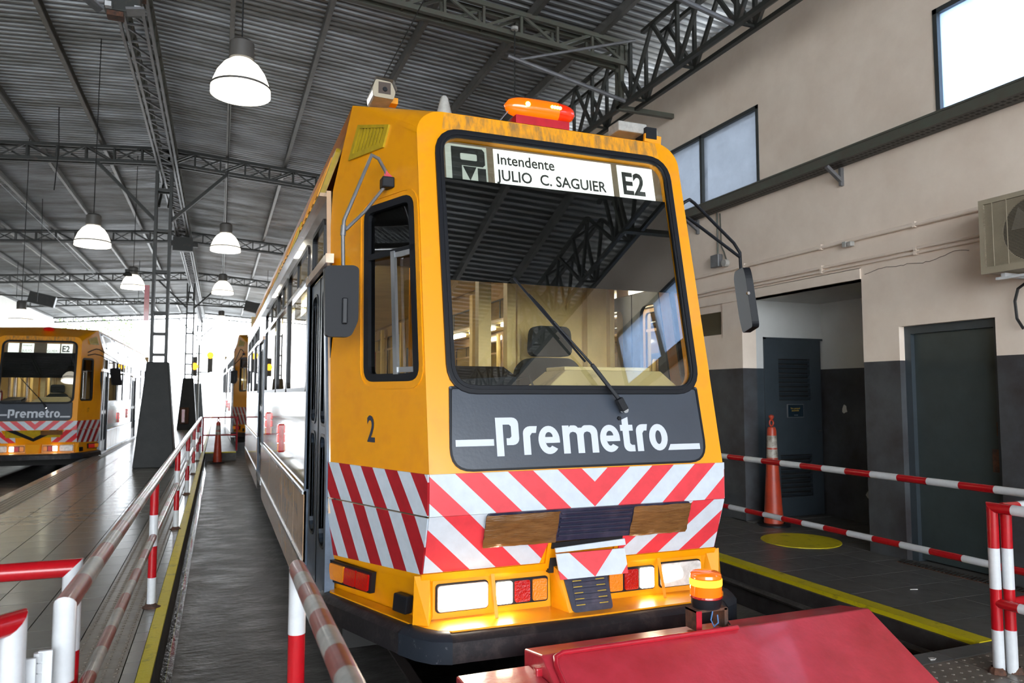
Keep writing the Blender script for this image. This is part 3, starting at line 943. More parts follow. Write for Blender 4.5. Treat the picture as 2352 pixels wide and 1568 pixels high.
        cav = MB(); cav.box(1.76, 3.86, .61, 2.20, 4.0, .79); cav.build('coupler_recess', M['dark'], T)
        FF = lambda u, v, d=0: (u, 3.77 - (.765 - v) * .35 - d, v)
        st = MB(); stripes(st, FF, [(1.79, .605), (XC + .02, .605), (XC + .02, .735), (1.76, .735)], XC + .015 + .64, .149, 1.05, .012, 1, 1, 0)
        stripes(st, lambda u, v, d=0: FF(2 * (XC + .02) - u, v, d), [(1.79, .605), (XC + .02, .605), (XC + .02, .735), (1.76, .735)], XC + .015 + .64, .149, 1.05, .012, 1, 1, 0)
        for v in st.v:
            v.x = XC + .02 + (v.x - XC - .02) * (1 + max(0, (.735 - v.z)) * 1.0)
        st.build('coupler_flap', [W_, R_], T)
        s = MB(); s.poly(lambda u, v, d=0: FF(u, v, d), [(1.76, .742), (2.205, .752), (2.205, .785), (1.76, .765)], t=.012); s.build('flap_upper_strip', W_, T)
        # lower dark louvre box between the lamps
    else:
        gr = MB(); gr.poly(lambda u, v, d=0: FL(u, v, d + .02), [(1.38, .80), (2.53, .80), (2.53, .97), (1.38, .97)], t=.02); gr.build('upper_grille', M['olive'], T)
        cv = MB()
        for sx in (-1, 1):
            cv.poly(lambda u, v, d=0: FL(XC + sx * (XC - u), v, d + .03), [(1.40, .98), (1.60, .98), (XC, .78), (XC, .70)][:4], t=.01)
        cv.build('dark_chevron', M['plastic'], T)
        s = MB(); s.poly(lambda u, v, d=0: FL(u, v, d + .04), [(2.12, .86), (2.58, .86), (2.58, .97), (2.12, .97)], t=.02); s.build('packing_tape', M['tape_brown'], T)
    # ---- apron with lamps
    A = lambda u, v, d=0: (u, 3.90 - d, v)
    ap = MB(); ap.poly(A, [(1.06, .38), (2.854, .38), (2.854, .66), (1.06, .66)], t=.02)
    lg = [(.665, 4.686), (.97, 3.886), (1.02, 3.785), (1.075, 3.715), (1.14, 3.685), (XC, 3.665)]
    lg = lg + [(2 * XC - x, y) for x, y in lg[:-1][::-1]]
    li = [(3.224, 4.80), (2.884, 3.96), (2.80, 3.90), (1.114, 3.90), (1.03, 3.96), (.69, 4.80)]
    ap.poly(lambda u, v, d=0: (u, v, .415 + d), lg + li, t=.015)
    for s in (0, 1):      # ledge round the corners, cheeks beside the lamps, central nose
        q = (lambda p: p) if s == 0 else mirror
        ap.face([q(p) for p in ((1.075, 3.88, .65), (1.095, 3.90, .65), (1.095, 3.90, .43), (1.045, 3.80, .412))])
        ap.face([q(p) for p in ((.985, 3.868, .66), (1.075, 3.88, .65), (1.045, 3.80, .412), (.975, 3.86, .408))])
        ap.face([q(p) for p in ((1.415, 3.87, .64), (1.435, 3.87, .64), (1.435, 3.80, .41), (1.415, 3.80, .41))])
        ap.face([q(p) for p in ((1.78, 3.89, .66), (1.80, 3.83, .63), (1.83, 3.74, .408), (1.79, 3.89, .41))])
    ap.face([(1.80, 3.83, .63), (2.114, 3.83, .63), (2.084, 3.74, .408), (1.83, 3.74, .408)])
    ap.face([(1.78, 3.89, .66), (2.134, 3.89, .66), (2.114, 3.83, .63), (1.80, 3.83, .63)])
    ap.build('front_apron', Y_, T)
    nose = lambda u, v, d=0: (u, 3.83 - (.63 - v) * .405 - d, v)
    if kind != 'left':
        s = MB(); s.poly(lambda u, v, d=0: nose(u, v, d + .012), round_poly([(1.85, .415), (2.10, .415), (2.10, .63), (1.82, .63)], .02, 3), t=.012); so = s.build('lower_louvre', M['darkgrille'], T)
        for k in range(5):
            z = .455 + k * .03
            s = MB(); s.poly(lambda u, v, d=0: nose(u, v, d + .018), [(1.87, z), (2.08, z), (2.08, z + .018), (1.87, z + .018)], t=.006); s.build('louvre_rib', M['darkgrille'], so, bevel=.002)
            s = MB(); s.poly(lambda u, v, d=0: nose(u, v, d + .0135), [(1.875, z - .007), (1.93, z - .007), (1.93, z - .003), (1.875, z - .003)], t=.001); s.build('louvre_slit', M['olive'], so); s = MB(); s.poly(lambda u, v, d=0: nose(u, v, d + .0135), [(2.02, z - .007), (2.075, z - .007), (2.075, z - .003), (2.02, z - .003)], t=.001); s.build('louvre_slit', M['olive'], so)
    for s in (0, 1):
        q = (lambda p: p) if s == 0 else mirror
        def AA(u, v, d=0): return q((u, 3.90 - d, v))
        hl = MB(); hl.poly(lambda u, v, d=0: AA(u, v, d + .012), rrect(1.108, .448, 1.408, .600, .02, 3), t=.012); ho = hl.build('headlamp', M['rubber'], T)
        on = main
        hl = MB(); hl.poly(lambda u, v, d=0: AA(u, v, d + .026), rrect(1.115, .455, 1.402, .594, .02, 4), t=.014); hl.build('headlamp_lens', M['lens_clear'], ho, smooth=False, bevel=.006)
        if on:
            hl = MB()
            if s == 0: hl.poly(lambda u, v, d=0: AA(u, v, d + .029), rrect(1.135, .475, 1.385, .588, .045, 5), t=.002)
            else: hl.poly(lambda u, v, d=0: AA(u, v, d + .029), round_poly([(1.24, .50), (1.395, .475), (1.40, .59), (1.26, .575)], .04, 4), t=.002)
            hl.build('lit_reflector', M['headlight'] if s == 0 else M['headlight_dim'], ho)
        cl = MB(); cl.poly(lambda u, v, d=0: AA(u, v, d + .014), rrect(1.443, .452, 1.765, .590, .015, 3), t=.014); co = cl.build('lamp_cluster', M['rubber'], T)
        for (a, b_2, mm_) in ((1.453, 1.545, 'headlight2'), (1.562, 1.652, 'lens_red' if True else ''), (1.668, 1.755, 'lens_amber')):
            z = MB(); z.poly(lambda u, v, d=0: AA(u, v, d + .026), rrect(a, .463, b_2, .58, .01, 3), t=.012); z.build('lens', M[mm_], co)
    # ---- bumper
    path = [(.60, 4.78), (.60, 4.66), (.905, 3.86), (.965, 3.74), (1.03, 3.66), (1.12, 3.62), (XC, 3.60)]
    path = path + [(2 * XC - x, y) for x, y in path[:-1][::-1]]
    prof = [(0.00, .272), (.0, .375), (-.03, .400), (-.075, .408), (-.10, .40), (-.10, .272)]     # (outward offset, height)
    nrm = []
    for i in range(len(path)):
        a = Vector((*path[max(0, i - 1)], 0)); b = Vector((*path[min(len(path) - 1, i + 1)], 0))
        e = (b - a).normalized(); nrm.append(Vector((e.y, -e.x, 0)))
    def strip(i0, i1, grow, m, nm):
        mb = MB(); k = len(prof)
        for i in range(i0, i1 + 1):
            for o, z in prof:
                p = Vector((*path[i], 0)) + nrm[i] * (o + (grow if o > -.1 else 0)); mb.v.append(Vector((p.x, p.y, z + (grow if o > -.1 and z > .3 else 0))))
        for i in range(i1 - i0):
            for j in range(k):
                j2 = (j + 1) % k
                mb.f.append([i * k + j, i * k + j2, (i + 1) * k + j2, (i + 1) * k + j]); mb.m.append(0)
        mb.f.append(list(range(k))); mb.m.append(0); e = (i1 - i0) * k; mb.f.append([e + j for j in range(k)][::-1]); mb.m.append(0)
        mb.build(nm, m, T, smooth=True)
    strip(0, 12, 0, M['bumper'], 'bumper'); strip(2, 5, .006, M['bumper_cap'], 'bumper_corner_cap'); strip(7, 10, .006, M['bumper_cap'], 'bumper_corner_cap')
    # ---- hood from the mask up to the roof
    hood = MB()
    for s in (0, 1):
        q = (lambda p: p) if s == 0 else mirror
        arc = [FR(1.046 + .16 - .16 * cos(a), 3.155 + .16 * sin(a)) for a in [radians(9 * i) for i in range(11)]]
        P = fac(-1)(.66, 3.555)
        for i in range(10): hood.face([q(arc[i]), q(arc[i + 1]), q(P)])
        c0 = FR(XC, 3.318); cb = (XC, 4.90, 3.60)
        hood.face([q(arc[10]), q(c0), q(cb), q(P)])
        # roof
        b0 = (P[0], P[1], P[2]); 
        hood.face([q(b0), q((XC, 4.9, 3.60)), q((XC, 19.1, 3.60)), q((b0[0], 19.1, 3.56))])
    hood.build('roof', Y_ if True else 0, T, smooth=False)
    # ---- body sides
    LEN = 19.1
    for sgn in (-1, 1):
        F = SD(sgn)
        door_ = [(4.80, 5.93), (12.05, 13.35)]
        wz = [(6.04, 7.80), (7.90, 9.28), (9.40, 11.68), (13.75, 15.2), (15.32, 16.9), (17.02, 18.7)]
        holes = [rrect(a, 1.66, b, 2.80, .07, 4) for a, b in wz] + [rrect(a, .31, b, 2.46, .03, 2) for a, b in door_] + [rrect(4.86 + .14, 2.53, 5.72, 2.80, .04, 3)]
        out = [(4.69, .885), (4.69, 1.2), (5.0, 2.75), (5.045, 3.0), (LEN, 3.0), (LEN, .885)]
        # door reaches below the panel line: split out the lower part
        holes2 = [rrect(a, 1.66, b, 2.80, .07, 4) for a, b in wz] + [rrect(5.07, 2.53, 5.72, 2.80, .04, 3)]
        out = [(4.69, .885), (4.80, .885), (4.81, 1.74), (4.96, 2.46), (5.93, 2.46), (5.93, .885), (12.05, .885), (12.05, 2.46), (13.35, 2.46), (13.35, .885), (LEN, .885), (LEN, 3.0), (5.045, 3.0), (5.0, 2.75), (4.69, 1.2)]
        sd = MB(); sd.poly(F, out, holes2, t=.03); sd.build('side_panel', M['side'], T)
        ch = MB(); ch.face([F(5.045, 3.0), F(LEN, 3.0), F(LEN, 3.56), F(4.86, 3.56)]); ch.build('roof_shoulder', M['side'], T)
        gt = MB(); gt.poly(lambda u, v, d=0: F(u, v, d + .03), [(5.2, 3.00), (LEN, 3.00), (LEN, 3.025), (5.2, 3.025)], t=.03); gt.build('gutter', M['side'], T)
        # skirt plates
        for (a, b) in ((5.93, 6.75), (6.76, 8.0), (8.01, 10.0), (10.01, 12.04), (13.36, 15.2), (15.21, 17.1), (17.11, LEN)):
            sk = MB(); sk.poly(lambda u, v, d=0: F(u, v, d + .018), [(a, .33), (b - .012, .33), (b - .012, .87), (a, .87)], t=.02)
            sk.face([F(a, .33, .018), F(b - .012, .33, .018), F(b - .012, .02, .0), F(a, .02, .0)])
            sk.build('skirt_plate', M['skirt'], T)
            tr = MB(); tr.poly(lambda u, v, d=0: F(u, v, d + .030), [(a, .845), (b - .012, .845), (b - .012, .872), (a, .872)], t=.02)
            tr.poly(lambda u, v, d=0: F(u, v, d + .030), [(a, .325), (b - .012, .325), (b - .012, .345), (a, .345)], t=.02)
            tr.build('trim_strip', M['alu'], T)
        # yellow patches at the skirt corner
        # windows
        for i, (a, b) in enumerate(wz):
            L = rrect(a, 1.66, b, 2.80, .07, 4)
            fm = MB(); fm.poly(lambda u, v, d=0: F(u, v, d + .01), offset_poly(L, .025), [offset_poly(L, -.012)], t=.03); fo = fm.build('side_window', M['rubber'], T)
            tb = MB(); tb.poly(lambda u, v, d=0: F(u, v, d + .012), [(a, 2.52), (b, 2.52), (b, 2.56), (a, 2.56)], t=.03); tb.build('transom', M['side'], fo)
            c = (a + b) / 2
            tb = MB(); tb.poly(lambda u, v, d=0: F(u, v, d + .006), [(c - .012, 2.56), (c + .012, 2.56), (c + .012, 2.79), (c - .012, 2.79)], t=.02)
            tb.build('vent_bar', M['rubber'], fo)
            gl = MB(); gl.poly(lambda u, v, d=0: F(u, v, d - .01), offset_poly(L, -.005), t=0); gl.build('pane', M['sideglass'], fo)
        L = rrect(5.07, 2.53, 5.72, 2.80, .04, 3)
        fm = MB(); fm.poly(lambda u, v, d=0: F(u, v, d + .01), offset_poly(L, .02), [offset_poly(L, -.01)], t=.03); fo = fm.build('door_header_window', M['rubber'], T)
        gl = MB(); gl.poly(lambda u, v, d=0: F(u, v, d - .01), L, t=0); gl.build('pane', M['sideglass'], fo)
        # folding doors
        for (a, b) in door_:
            rec = .045
            dh = MB(); dh.poly(lambda u, v, d=0: F(u, v, d + .03), [(a - .02, 2.46), (b + .03, 2.46), (b + .03, 2.52), (a - .02, 2.52)], t=.05); dh.build('door_header', M['skirt'], T)
            c = (a + b) / 2
            for (p, q_) in ((a + .02, c - .008), (c + .008, b - .02)):
                h1 = rrect(p + .14, 1.42, q_ - .12, 2.34, .08, 4); h2 = rrect(p + .14, .62, q_ - .12, 1.33, .08, 4)
                lf = MB(); lf.poly(lambda u, v, d=0: F(u, v, d - rec + .03), [(p, .31), (q_, .31), (q_, 2.45), (p, 2.45)], [h1, h2], t=.03)
                lo_ = lf.build('door_leaf', M['slate'], T)
                for h_ in (h1, h2):
                    rr_ = MB(); ring(rr_, lambda u, v, d=0: F(u, v, d - rec + .036), h_, .02, .02); rr_.build('pane_seal', M['rubber'], lo_)
                    gl = MB(); gl.poly(lambda u, v, d=0: F(u, v, d - rec + .015), h_, t=0); gl.build('pane', M['sideglass'], lo_)
                rv = MB()
                for k in range(14):
                    rv.lathe([(.008, 0), (.006, .004), (0, .005)], F(p + .035, .42 + k * .15, -rec + .03), n=6, axis='x')
                rv.build('rivets', M['alu'], lo_, kind='stuff')
                ed = MB(); ed.poly(lambda u, v, d=0: F(u, v, d - rec + .034), [(p, .31), (p + .018, .31), (p + .018, 2.45), (p, 2.45)], t=.03); ed.build('edge_rubber', M['rubber'], lo_)
            for p in (a - .06, b + .0):
                jq = [(p, .3), (p + .06, .3), (p + .06, 2.46), (p, 2.46)] if p != 4.80 - .06 else [(4.72, .3), (4.80, .3), (4.81, 1.25), (5.05, 2.46), (4.965, 2.46), (4.72, 1.25)]
                jb = MB(); jb.poly(lambda u, v, d=0: F(u, v, d + .012), jq, t=.06); jb.build('door_jamb', M['slate'], T)
            sp = MB(); sp.poly(lambda u, v, d=0: F(u, v, d + .02), [(a, .22), (b, .22), (b, .31), (a, .31)], t=.14); sp.build('door_step', M['alu'], T)
        # red side reflectors, with a glow put into their lenses
        for (y, z0) in ((8.45, .985), (10.7, 1.06)):
            rf = MB(); rf.poly(lambda u, v, d=0: F(u, v, d + .03), rrect(y - .06, z0, y + .06, z0 + .31, .02, 3), t=.03); ro = rf.build('side_marker', M['lens_red'], T)
            for k, mm_ in enumerate(('lens_amber', 'glow_red', 'glow_red')):
                l_ = MB(); l_.poly(lambda u, v, d=0: F(u, v, d + .042), rrect(y - .045, z0 + .01 + k * .10, y + .045, z0 + .095 + k * .10, .01, 3), t=.012); l_.build('marker_lens', M[mm_], ro)
        # roof boxes
        for k in range(5):
            y0 = 5.6 + k * 2.6
            rb = MB(); rb.poly(lambda u, v, d=0: F(u, v, d + .02), rrect(y0, 3.10, y0 + 1.7, 3.50, .04, 3), t=.02); ro = rb.build('roof_grille', M['olive'] if main else M['alu'], T)
            for j in range(6):
                l_ = MB(); l_.poly(lambda u, v, d=0: F(u, v, d + .03), [(y0 + .15 + j * .25, 3.14), (y0 + .27 + j * .25, 3.14), (y0 + .27 + j * .25, 3.46), (y0 + .15 + j * .25, 3.46)], t=.01); l_.build('grille_slat', M['yellow'] if main else M['side'], ro)
    # ---- inside
    MB().box(.70, 4.98, .66, 3.21, LEN, .72).build('cabin_floor', M['floor_in'], T)
    MB().box(1.08, 4.02, .66, 2.83, 4.98, .72).build('cab_floor', M['floor_in'], T)
    MB().box(.72, 5.1, 3.02, 3.19, LEN, 3.06).build('ceiling_lining', M['creamin'], T)
    MB().box(.70, LEN - .06, .3, 3.21, LEN, 3.5).build('end_wall', M['creamin'], T)
    MB().box(.75, 4.72, .05, 3.16, LEN, .64).build('underframe', M['dark'], T)
    # partition with a doorway on the left
    pt = MB(); PF = lambda u, v, d=0: (u, 5.30 - d, v)
    pt.poly(PF, [(2.12, .72), (2.74, .72), (2.74, 2.95), (2.12, 2.95)], t=.03); po = pt.build('cab_partition', M['creamin'], T)
    for x, w_x in ((1.80, .10), (2.03, .07), (2.115, .02), (2.715, .04), (2.92, .03)):
        MB().box(x, 5.20, .72, x + w_x, 5.28, 2.95).build('partition_post', M['creamin'], T)
    MB().box(.72, 5.24, 2.55, 1.95, 5.30, 2.95).build('partition_header', M['creamin'], T)
    MB().box(2.76, 5.26, .72, 2.92, 5.30, 2.95).build('partition_side', M['creamin'], T)
    for y in (6.4, 8.4, 10.4, 12.4, 14.4, 16.4):
        MB().box(1.15, y, 2.96, 1.30, y + 1.3, 3.0).build('ceiling_tube', M['tube'], T)
    for sgn in (-1, 1):
        for (a) in (5.6, 7.84, 9.33, 11.8, 13.5, 15.25, 16.95):
            x = .72 if sgn < 0 else 3.14
            MB().box(x, a, .72, x + .05, a + .12, 2.95).build('window_pillar', M['creamin'], T)
    MB().tube([(1.25, 5.5, 2.75), (1.25, 12, 2.75)], .018, 8).build('grab_rail', M['alu'], T)
    MB().tube([(1.55, 6.3, .72), (1.55, 6.3, 3.0)], .018, 8).build('grab_pole', M['yellow'], T)
    # driver's seat
    sx, sy = 2.24, 4.86
    b1 = MB(); b1.poly(lambda u, v, d=0: (u, sy - d, v), round_poly([(sx - .25, 1.15), (sx + .25, 1.15), (sx + .25, 1.80), (sx + .17, 1.88), (sx - .17, 1.88), (sx - .25, 1.80)], .06, 4), t=.12)
    so = b1.build('seat_back', M['seat'], T, bevel=.03)
    b1 = MB(); b1.poly(lambda u, v, d=0: (u, sy - .02 - d, v), round_poly([(sx - .165, 1.89), (sx + .165, 1.89), (sx + .15, 2.11), (sx - .15, 2.11)], .06, 4), t=.09); b1.build('head_rest', M['seat'], so, bevel=.03)
    MB().box(sx - .25, sy - .45, 1.08, sx + .25, sy, 1.18).build('seat_cushion', M['seat'], T, bevel=.03)
    MB().box(sx - .08, sy - .3, .72, sx + .08, sy - .12, 1.08).build('seat_pedestal', M['dark'], T)
    # dashboard
    ds = MB()
    base = [(1.78, 3.96), (2.74, 3.96), (2.74, 4.5), (1.86, 4.5)]; top = [(1.98, 4.08), (2.66, 4.08), (2.62, 4.44), (2.0, 4.44)]
    for z0, z1, sh in ((1.1, 1.66, 0),):
        ds.box(1.78, 3.97, .72, 2.78, 4.4, 1.64)
    for i in range(4):
        j = (i + 1) % 4
        ds.face([(*base[i], 1.64), (*base[j], 1.64), (*top[j], 1.765), (*top[i], 1.765)])
    ds.face([(*p, 1.765) for p in top])
    ds.box(2.0, 4.14, 1.765, 2.62, 4.42, 1.79)
    ds.build('dashboard', M['creamdash'], T, bevel=.006)
    eq = MB(); eq.face([(1.20, 4.0, 1.64), (1.62, 4.0, 1.64), (1.62, 4.0, 1.72), (1.20, 4.0, 1.70)]); eq.face([(1.20, 4.0, 1.70), (1.62, 4.0, 1.72), (1.66, 4.32, 1.79), (1.30, 4.32, 1.79)]); eq.face([(1.62, 4.0, 1.2), (1.66, 4.32, 1.2), (1.66, 4.32, 1.79), (1.62, 4.0, 1.72)]); eq.box(1.16, 3.99, .72, 1.66, 4.32, 1.65)
    eq.build('equipment_box', M['plastic'], T)
    MB().tube([(1.63, 4.05, 1.70), (1.72, 4.05, 1.73), (1.75, 4.03, 1.64), (1.76, 4.02, 1.60)], .007, 6).tube([(1.62, 4.02, 1.63), (1.82, 4.02, 1.63)], .008, 6).build('microphone_lead', M['black_cable'], T)
    ex = MB(); ex.lathe([(0, 0), (.05, 0), (.05, .28), (.02, .32), (.02, .36), (0, .36)], (.95, 5.05, 1.62), n=12); ex.build('fire_extinguisher', M['bred2'], T)
    MB().box(.76, 5.12, 1.30, .80, 5.9, 1.95).build('mural_panel', M['graf1'], T)
    # ---- destination board
    SG = lambda u, v, d=0: FR(u, v, d - .035)
    bd = MB(); bd.poly(lambda u, v, d=0: SG(u, v, d - .006), [(1.20, 2.88), (2.735, 2.88), (2.735, 3.15), (1.20, 3.15)], t=.02); bo_ = bd.build('sign_board', M['signback'], T)
    def plate(a, b, m_, z0=2.90, z1=3.135):
        p = MB(); p.poly(SG, [(a, z0), (b, z0), (b, z1), (a, z1)], t=.004); return p.build('sign_plate', M[m_], bo_)
    SB = M['black']
    if kind == 'left':
        plate(1.27, 1.50, 'sign_lit'); plate(1.56, 1.82, 'sign_lit'); plate(2.10, 2.38, 'sign_lit'); plate(2.41, 2.66, 'sign_lit')
        text_obj('Intend', .075, SG, 1.58, 3.06, SB, bo_, sx=1.0); text_obj('JULIO', .085, SG, 1.57, 2.92, SB, bo_)
        text_obj('GUIER', .085, SG, 2.10, 2.92, SB, bo_)
    else:
        plate(1.225, 1.49, 'sign_dim'); plate(1.535, 2.36, 'sign_lit'); plate(2.405, 2.675, 'sign_lit')
        # route emblem: P over a triangle and a square
        def blk(pts, holes=()):
            e = MB(); e.poly(lambda u, v, d=0: SG(u, v, d + .003), pts, holes, t=.002); e.build('emblem', SB, bo_)
        blk([(1.262, 2.905), (1.325, 2.905), (1.325, 3.035 - .035), (1.325, 3.0), (1.455, 3.0), (1.475, 3.012), (1.475, 3.105), (1.462, 3.118), (1.262, 3.118)][:2] + [(1.325, 3.0), (1.46, 3.0), (1.475, 3.015), (1.475, 3.10), (1.46, 3.118), (1.262, 3.118)], [rrect(1.318, 3.035, 1.425, 3.08, .008, 2)])
        blk([(1.332, 2.995), (1.375, 2.905), (1.418, 2.995)])
        blk([(1.425, 2.905), (1.478, 2.905), (1.478, 2.99), (1.425, 2.99)])
        text_obj('Intendente', .100, SG, 1.553, 3.035, SB, bo_, sx=.90, bold=.0015)
        text_obj('JULIO  C. SAGUIER', .101, SG, 1.553, 2.928, SB, bo_, sx=.905, bold=.0018)
    text_obj('E2', .215, SG, 2.425, 2.935, SB, bo_, sx=.82, bold=.006)
    # ---- wiper
    wp = MB()
    P = lambda u, v, d: FR(u, v, d)
    wp.bar(P(2.208, 1.515, .05), P(2.17, 1.58, .06), .045, .04); wp.bar(P(2.17, 1.58, .06), P(2.02, 1.78, .055), .026, .022); wp.bar(P(2.02, 1.78, .055), P(1.80, 2.03, .05), .014, .014)
    wo = wp.build('wiper_arm', M['plastic'], T, bevel=.004)
    wb = MB(); wb.tube([P(1.99, 1.80, .035), P(1.80, 2.02, .04), P(1.577, 2.285, .035)], .007, 6); wb.tube([P(1.87, 1.95, .035), P(1.74, 2.10, .045), P(1.66, 2.19, .035)], .009, 6); wb.build('wiper_blade', M['rubber'], wo)
    MB().lathe([(0, -.012), (.018, -.012), (.02, 0), (.02, .02)], P(2.208, 1.515, .055), n=10, axis='y').build('pivot_bolt', M['chrome'], wo)
    MB().lathe([(0, -.01), (.012, -.01), (.014, 0)], P(2.19, 1.475, .006), n=6, axis='y').build('washer_nozzle', M['plastic'], T)
    # ---- mirrors
    tb = M['galv'] if main else M['plastic']
    ml = MB()
    nb = [(.905, 4.40, 2.93), (.845, 4.36, 3.02), (.79, 4.34, 3.04), (.655, 4.30, 2.62), (.652, 4.30, 2.54), (.658, 4.30, 2.15)]
    ml.tube([(.93, 4.42, 2.90)] + nb[:0] + [(.915, 4.38, 2.97), (.86, 4.34, 3.035), (.815, 4.32, 3.045), (.655, 4.30, 2.63), (.650, 4.30, 2.55), (.660, 4.30, 2.15)], .0115, 10)
    ml.tube([(.91, 4.36, 2.88), (.78, 4.33, 2.70), (.665, 4.30, 2.575)], .010, 10)
    ml.tube([(.653, 4.30, 2.60), (.650, 4.30, 2.54)], .016, 10)
    mo = ml.build('mirror_arm', tb, T, smooth=True)
    MB().box(.88, 4.31, 2.86, .955, 4.40, 2.925).build('arm_bracket', M['plastic'], mo, bevel=.008)
    bt = MB(); bt.face([(.90, 4.33, 2.925), (.95, 4.33, 2.925), (.905, 4.33, 2.965)]); bt.face([(.90, 4.38, 2.925), (.95, 4.38, 2.925), (.905, 4.38, 2.965)]); bt.build('red_lens_chip', M['bred2'], mo)
    hd = MB(); hd.poly(lambda u, v, d=0: (u, 4.27 - d, v), round_poly([(.555, 1.945), (.70, 1.945), (.742, 2.04), (.742, 2.35), (.715, 2.365), (.548, 2.352)], .03, 4), t=.06)
    ho = hd.build('mirror_housing', M['plastic'], T, bevel=.014)
    MB().box(.565, 4.333, 1.96, .71, 4.336, 2.34).build('mirror_glass', M['mirrorglass'], ho)
    MB().bar((.662, 4.262, 2.02), (.662, 4.262, 2.17), .03, .03).build('mirror_clamp', M['rubber'], ho, bevel=.006)
    ML_ = MB()
    ML_.tube([(2.985, 4.30, 2.93), (3.06, 4.36, 2.985), (3.15, 4.42, 3.03), (3.22, 4.46, 3.02), (3.60, 4.50, 2.76), (3.655, 4.50, 2.69), (3.66, 4.50, 2.58), (3.67, 4.46, 2.28)], .012, 10)
    ML_.tube([(2.98, 4.32, 2.86), (3.12, 4.42, 2.90), (3.25, 4.48, 2.87), (3.655, 4.50, 2.655)], .012, 10)
    mo = ML_.build('mirror_arm', M['plastic'], T, smooth=True)
    hd = MB(); q = [(-.19, 2.10), (.15, 2.08), (.19, 2.2), (.19, 2.50), (.13, 2.545), (-.16, 2.535), (-.19, 2.45)]
    fq = lambda u, v, d=0: (3.57 + u * .45 + (2.55 - v) * .15 - d * .89, 4.42 + u * .89 + d * .45, v)
    hd.poly(fq, round_poly(q, .04, 4), t=.05); ho = hd.build('mirror_housing', M['plastic'], T, bevel=.014)
    MB().lathe([(0, -.01), (.012, -.01), (.012, .004)], fq(-.19, 2.34, .0), n=8, axis='y').build('screw', M['alu'], ho)
    # ---- roof fittings
    if main:
        cb = root('security_camera', (1.0, 4.72, 3.56), 'cream box security camera on the left roof corner of the yellow tram', 'camera')
        f_ = lambda u, v, d=0: (.965 + u * .85, 4.70 - d, 3.625 + v * .85)
        o_ = ORG.copy()
        hb = MB(); hb.poly(f_, round_poly([(-.085, -.075), (.07, -.08), (.085, -.02), (.05, .055), (-.07, .065), (-.095, -.01)], .015, 3), t=.20); hb.build('camera_housing', M['fwhite'], cb, bevel=.006)
        pl = MB(); pl.poly(lambda u, v, d=0: f_(u, v, d + .012), round_poly([(-.085, -.075), (.07, -.08), (.085, -.02), (.05, .055), (-.07, .065), (-.095, -.01)], .015, 3), t=.012); pl.build('front_plate', M['acbeige'], cb)
        pl = MB(); pl.poly(lambda u, v, d=0: f_(u, v, d + .016), [(-.05, -.045), (.045, -.045), (.045, .045), (-.05, .045)], t=.006); pl.build('camera_window', mat('dark_lens_window', (.09, .07, .06), .15), cb)
        MB().lathe([(0, -.004), (.014, -.004), (.016, 0)], f_(0, -.01, .02), n=12, axis='y').build('lens_front', M['plastic'], cb)
        pl = MB(); pl.face([(.90, 4.67, 3.688), (1.02, 4.67, 3.682), (1.03, 4.92, 3.69), (.91, 4.92, 3.70)]); pl.face([(1.02, 4.67, 3.682), (1.045, 4.67, 3.62), (1.055, 4.92, 3.63), (1.03, 4.92, 3.69)]); pl.build('sun_cover', M['fwhite'], cb)
        MB().box(1.0, 4.76, 3.56, 1.07, 4.84, 3.60).build('camera_bracket', M['yellow'], cb)
        bc = root('roof_beacon_bar', (2.02, 4.62, 3.5), 'glowing amber beacon bar in the middle of the yellow tram roof', 'beacon')
        def bp(x): return (x, 4.55, 3.57)
        n = 18; pr = []
        for i in range(n + 1):
            t = i / n; x = -.27 + .54 * t
            r = .072 * (1 - abs(2 * t - 1) ** 4) ** .5 if 0 < t < 1 else 0
            pr.append((r, x))
        mi_ = [0 if i < 13 else 1 for i in range(n)]
        bb = MB(); bb.lathe(pr, (2.02, 4.55, 3.575), n=20, axis='x', mis=mi_); bb.build('beacon_lens', [M['beacon_amber'], M['beacon_red']], bc, smooth=True)
        for x in (2.08, 2.10, 2.12, 2.14):
            MB().lathe([(0, -.076), (.012, -.075), (.012, -.07)], (x, 4.55, 3.585), n=8, axis='y').build('lit_filament', M['beacon_core'], bc)
        MB().lathe([(0, -.074), (.018, -.073), (.018, -.066)], (1.90, 4.55, 3.58), n=8, axis='y').build('lit_filament', M['beacon_core'], bc)
        MB().box(1.82, 4.50, 3.44, 2.22, 4.62, 3.505).build('beacon_base', M['bred2'], bc)
        MB().bar((1.72, 4.6, 3.46), (1.79, 4.6, 3.55), .12, .006).build('beacon_bracket', M['galv'], bc)
        fl_ = root('roof_floodlight', (2.84, 4.7, 3.5), 'pale box floodlight lying on the right roof corner of the yellow tram', 'floodlight')
        MB().bar((2.66, 4.66, 3.575), (2.90, 4.66, 3.575), .16, .075).build('lamp_body', M['fwhite'], fl_, bevel=.01)
        MB().bar((2.96, 4.66, 3.54), (3.0, 4.66, 3.54), .14, .09).build('lamp_end', M['acbeige'], fl_, bevel=.01)
        MB().bar((2.87, 4.62, 3.535), (2.96, 4.62, 3.535), .15, .085).build('lamp_bracket', M['plastic'], fl_)
        MB().bar((2.86, 4.56, 3.50), (3.0, 4.56, 3.49), .02, .06).build('yellow_foot', M['yellow'], fl_)
        an = root('roof_antenna', (1.35, 4.62, 3.47), 'small cream cone antenna on the yellow tram roof left of the beacon', 'antenna')
        MB().lathe([(.055, 0), (.05, .02), (.026, .12), (.015, .135), (0, .138)], (1.345, 4.6, 3.46), n=14).build('antenna_body', M['fwhite'], an, smooth=True)
        free()
    else:
        MB().lathe([(0, 0), (.10, .01), (.14, .05), (.10, .10), (0, .12)], (XC + .1, 4.5, 3.46), n=16).build('roof_beacon', M['lens_red'], T)
    T.location = loc
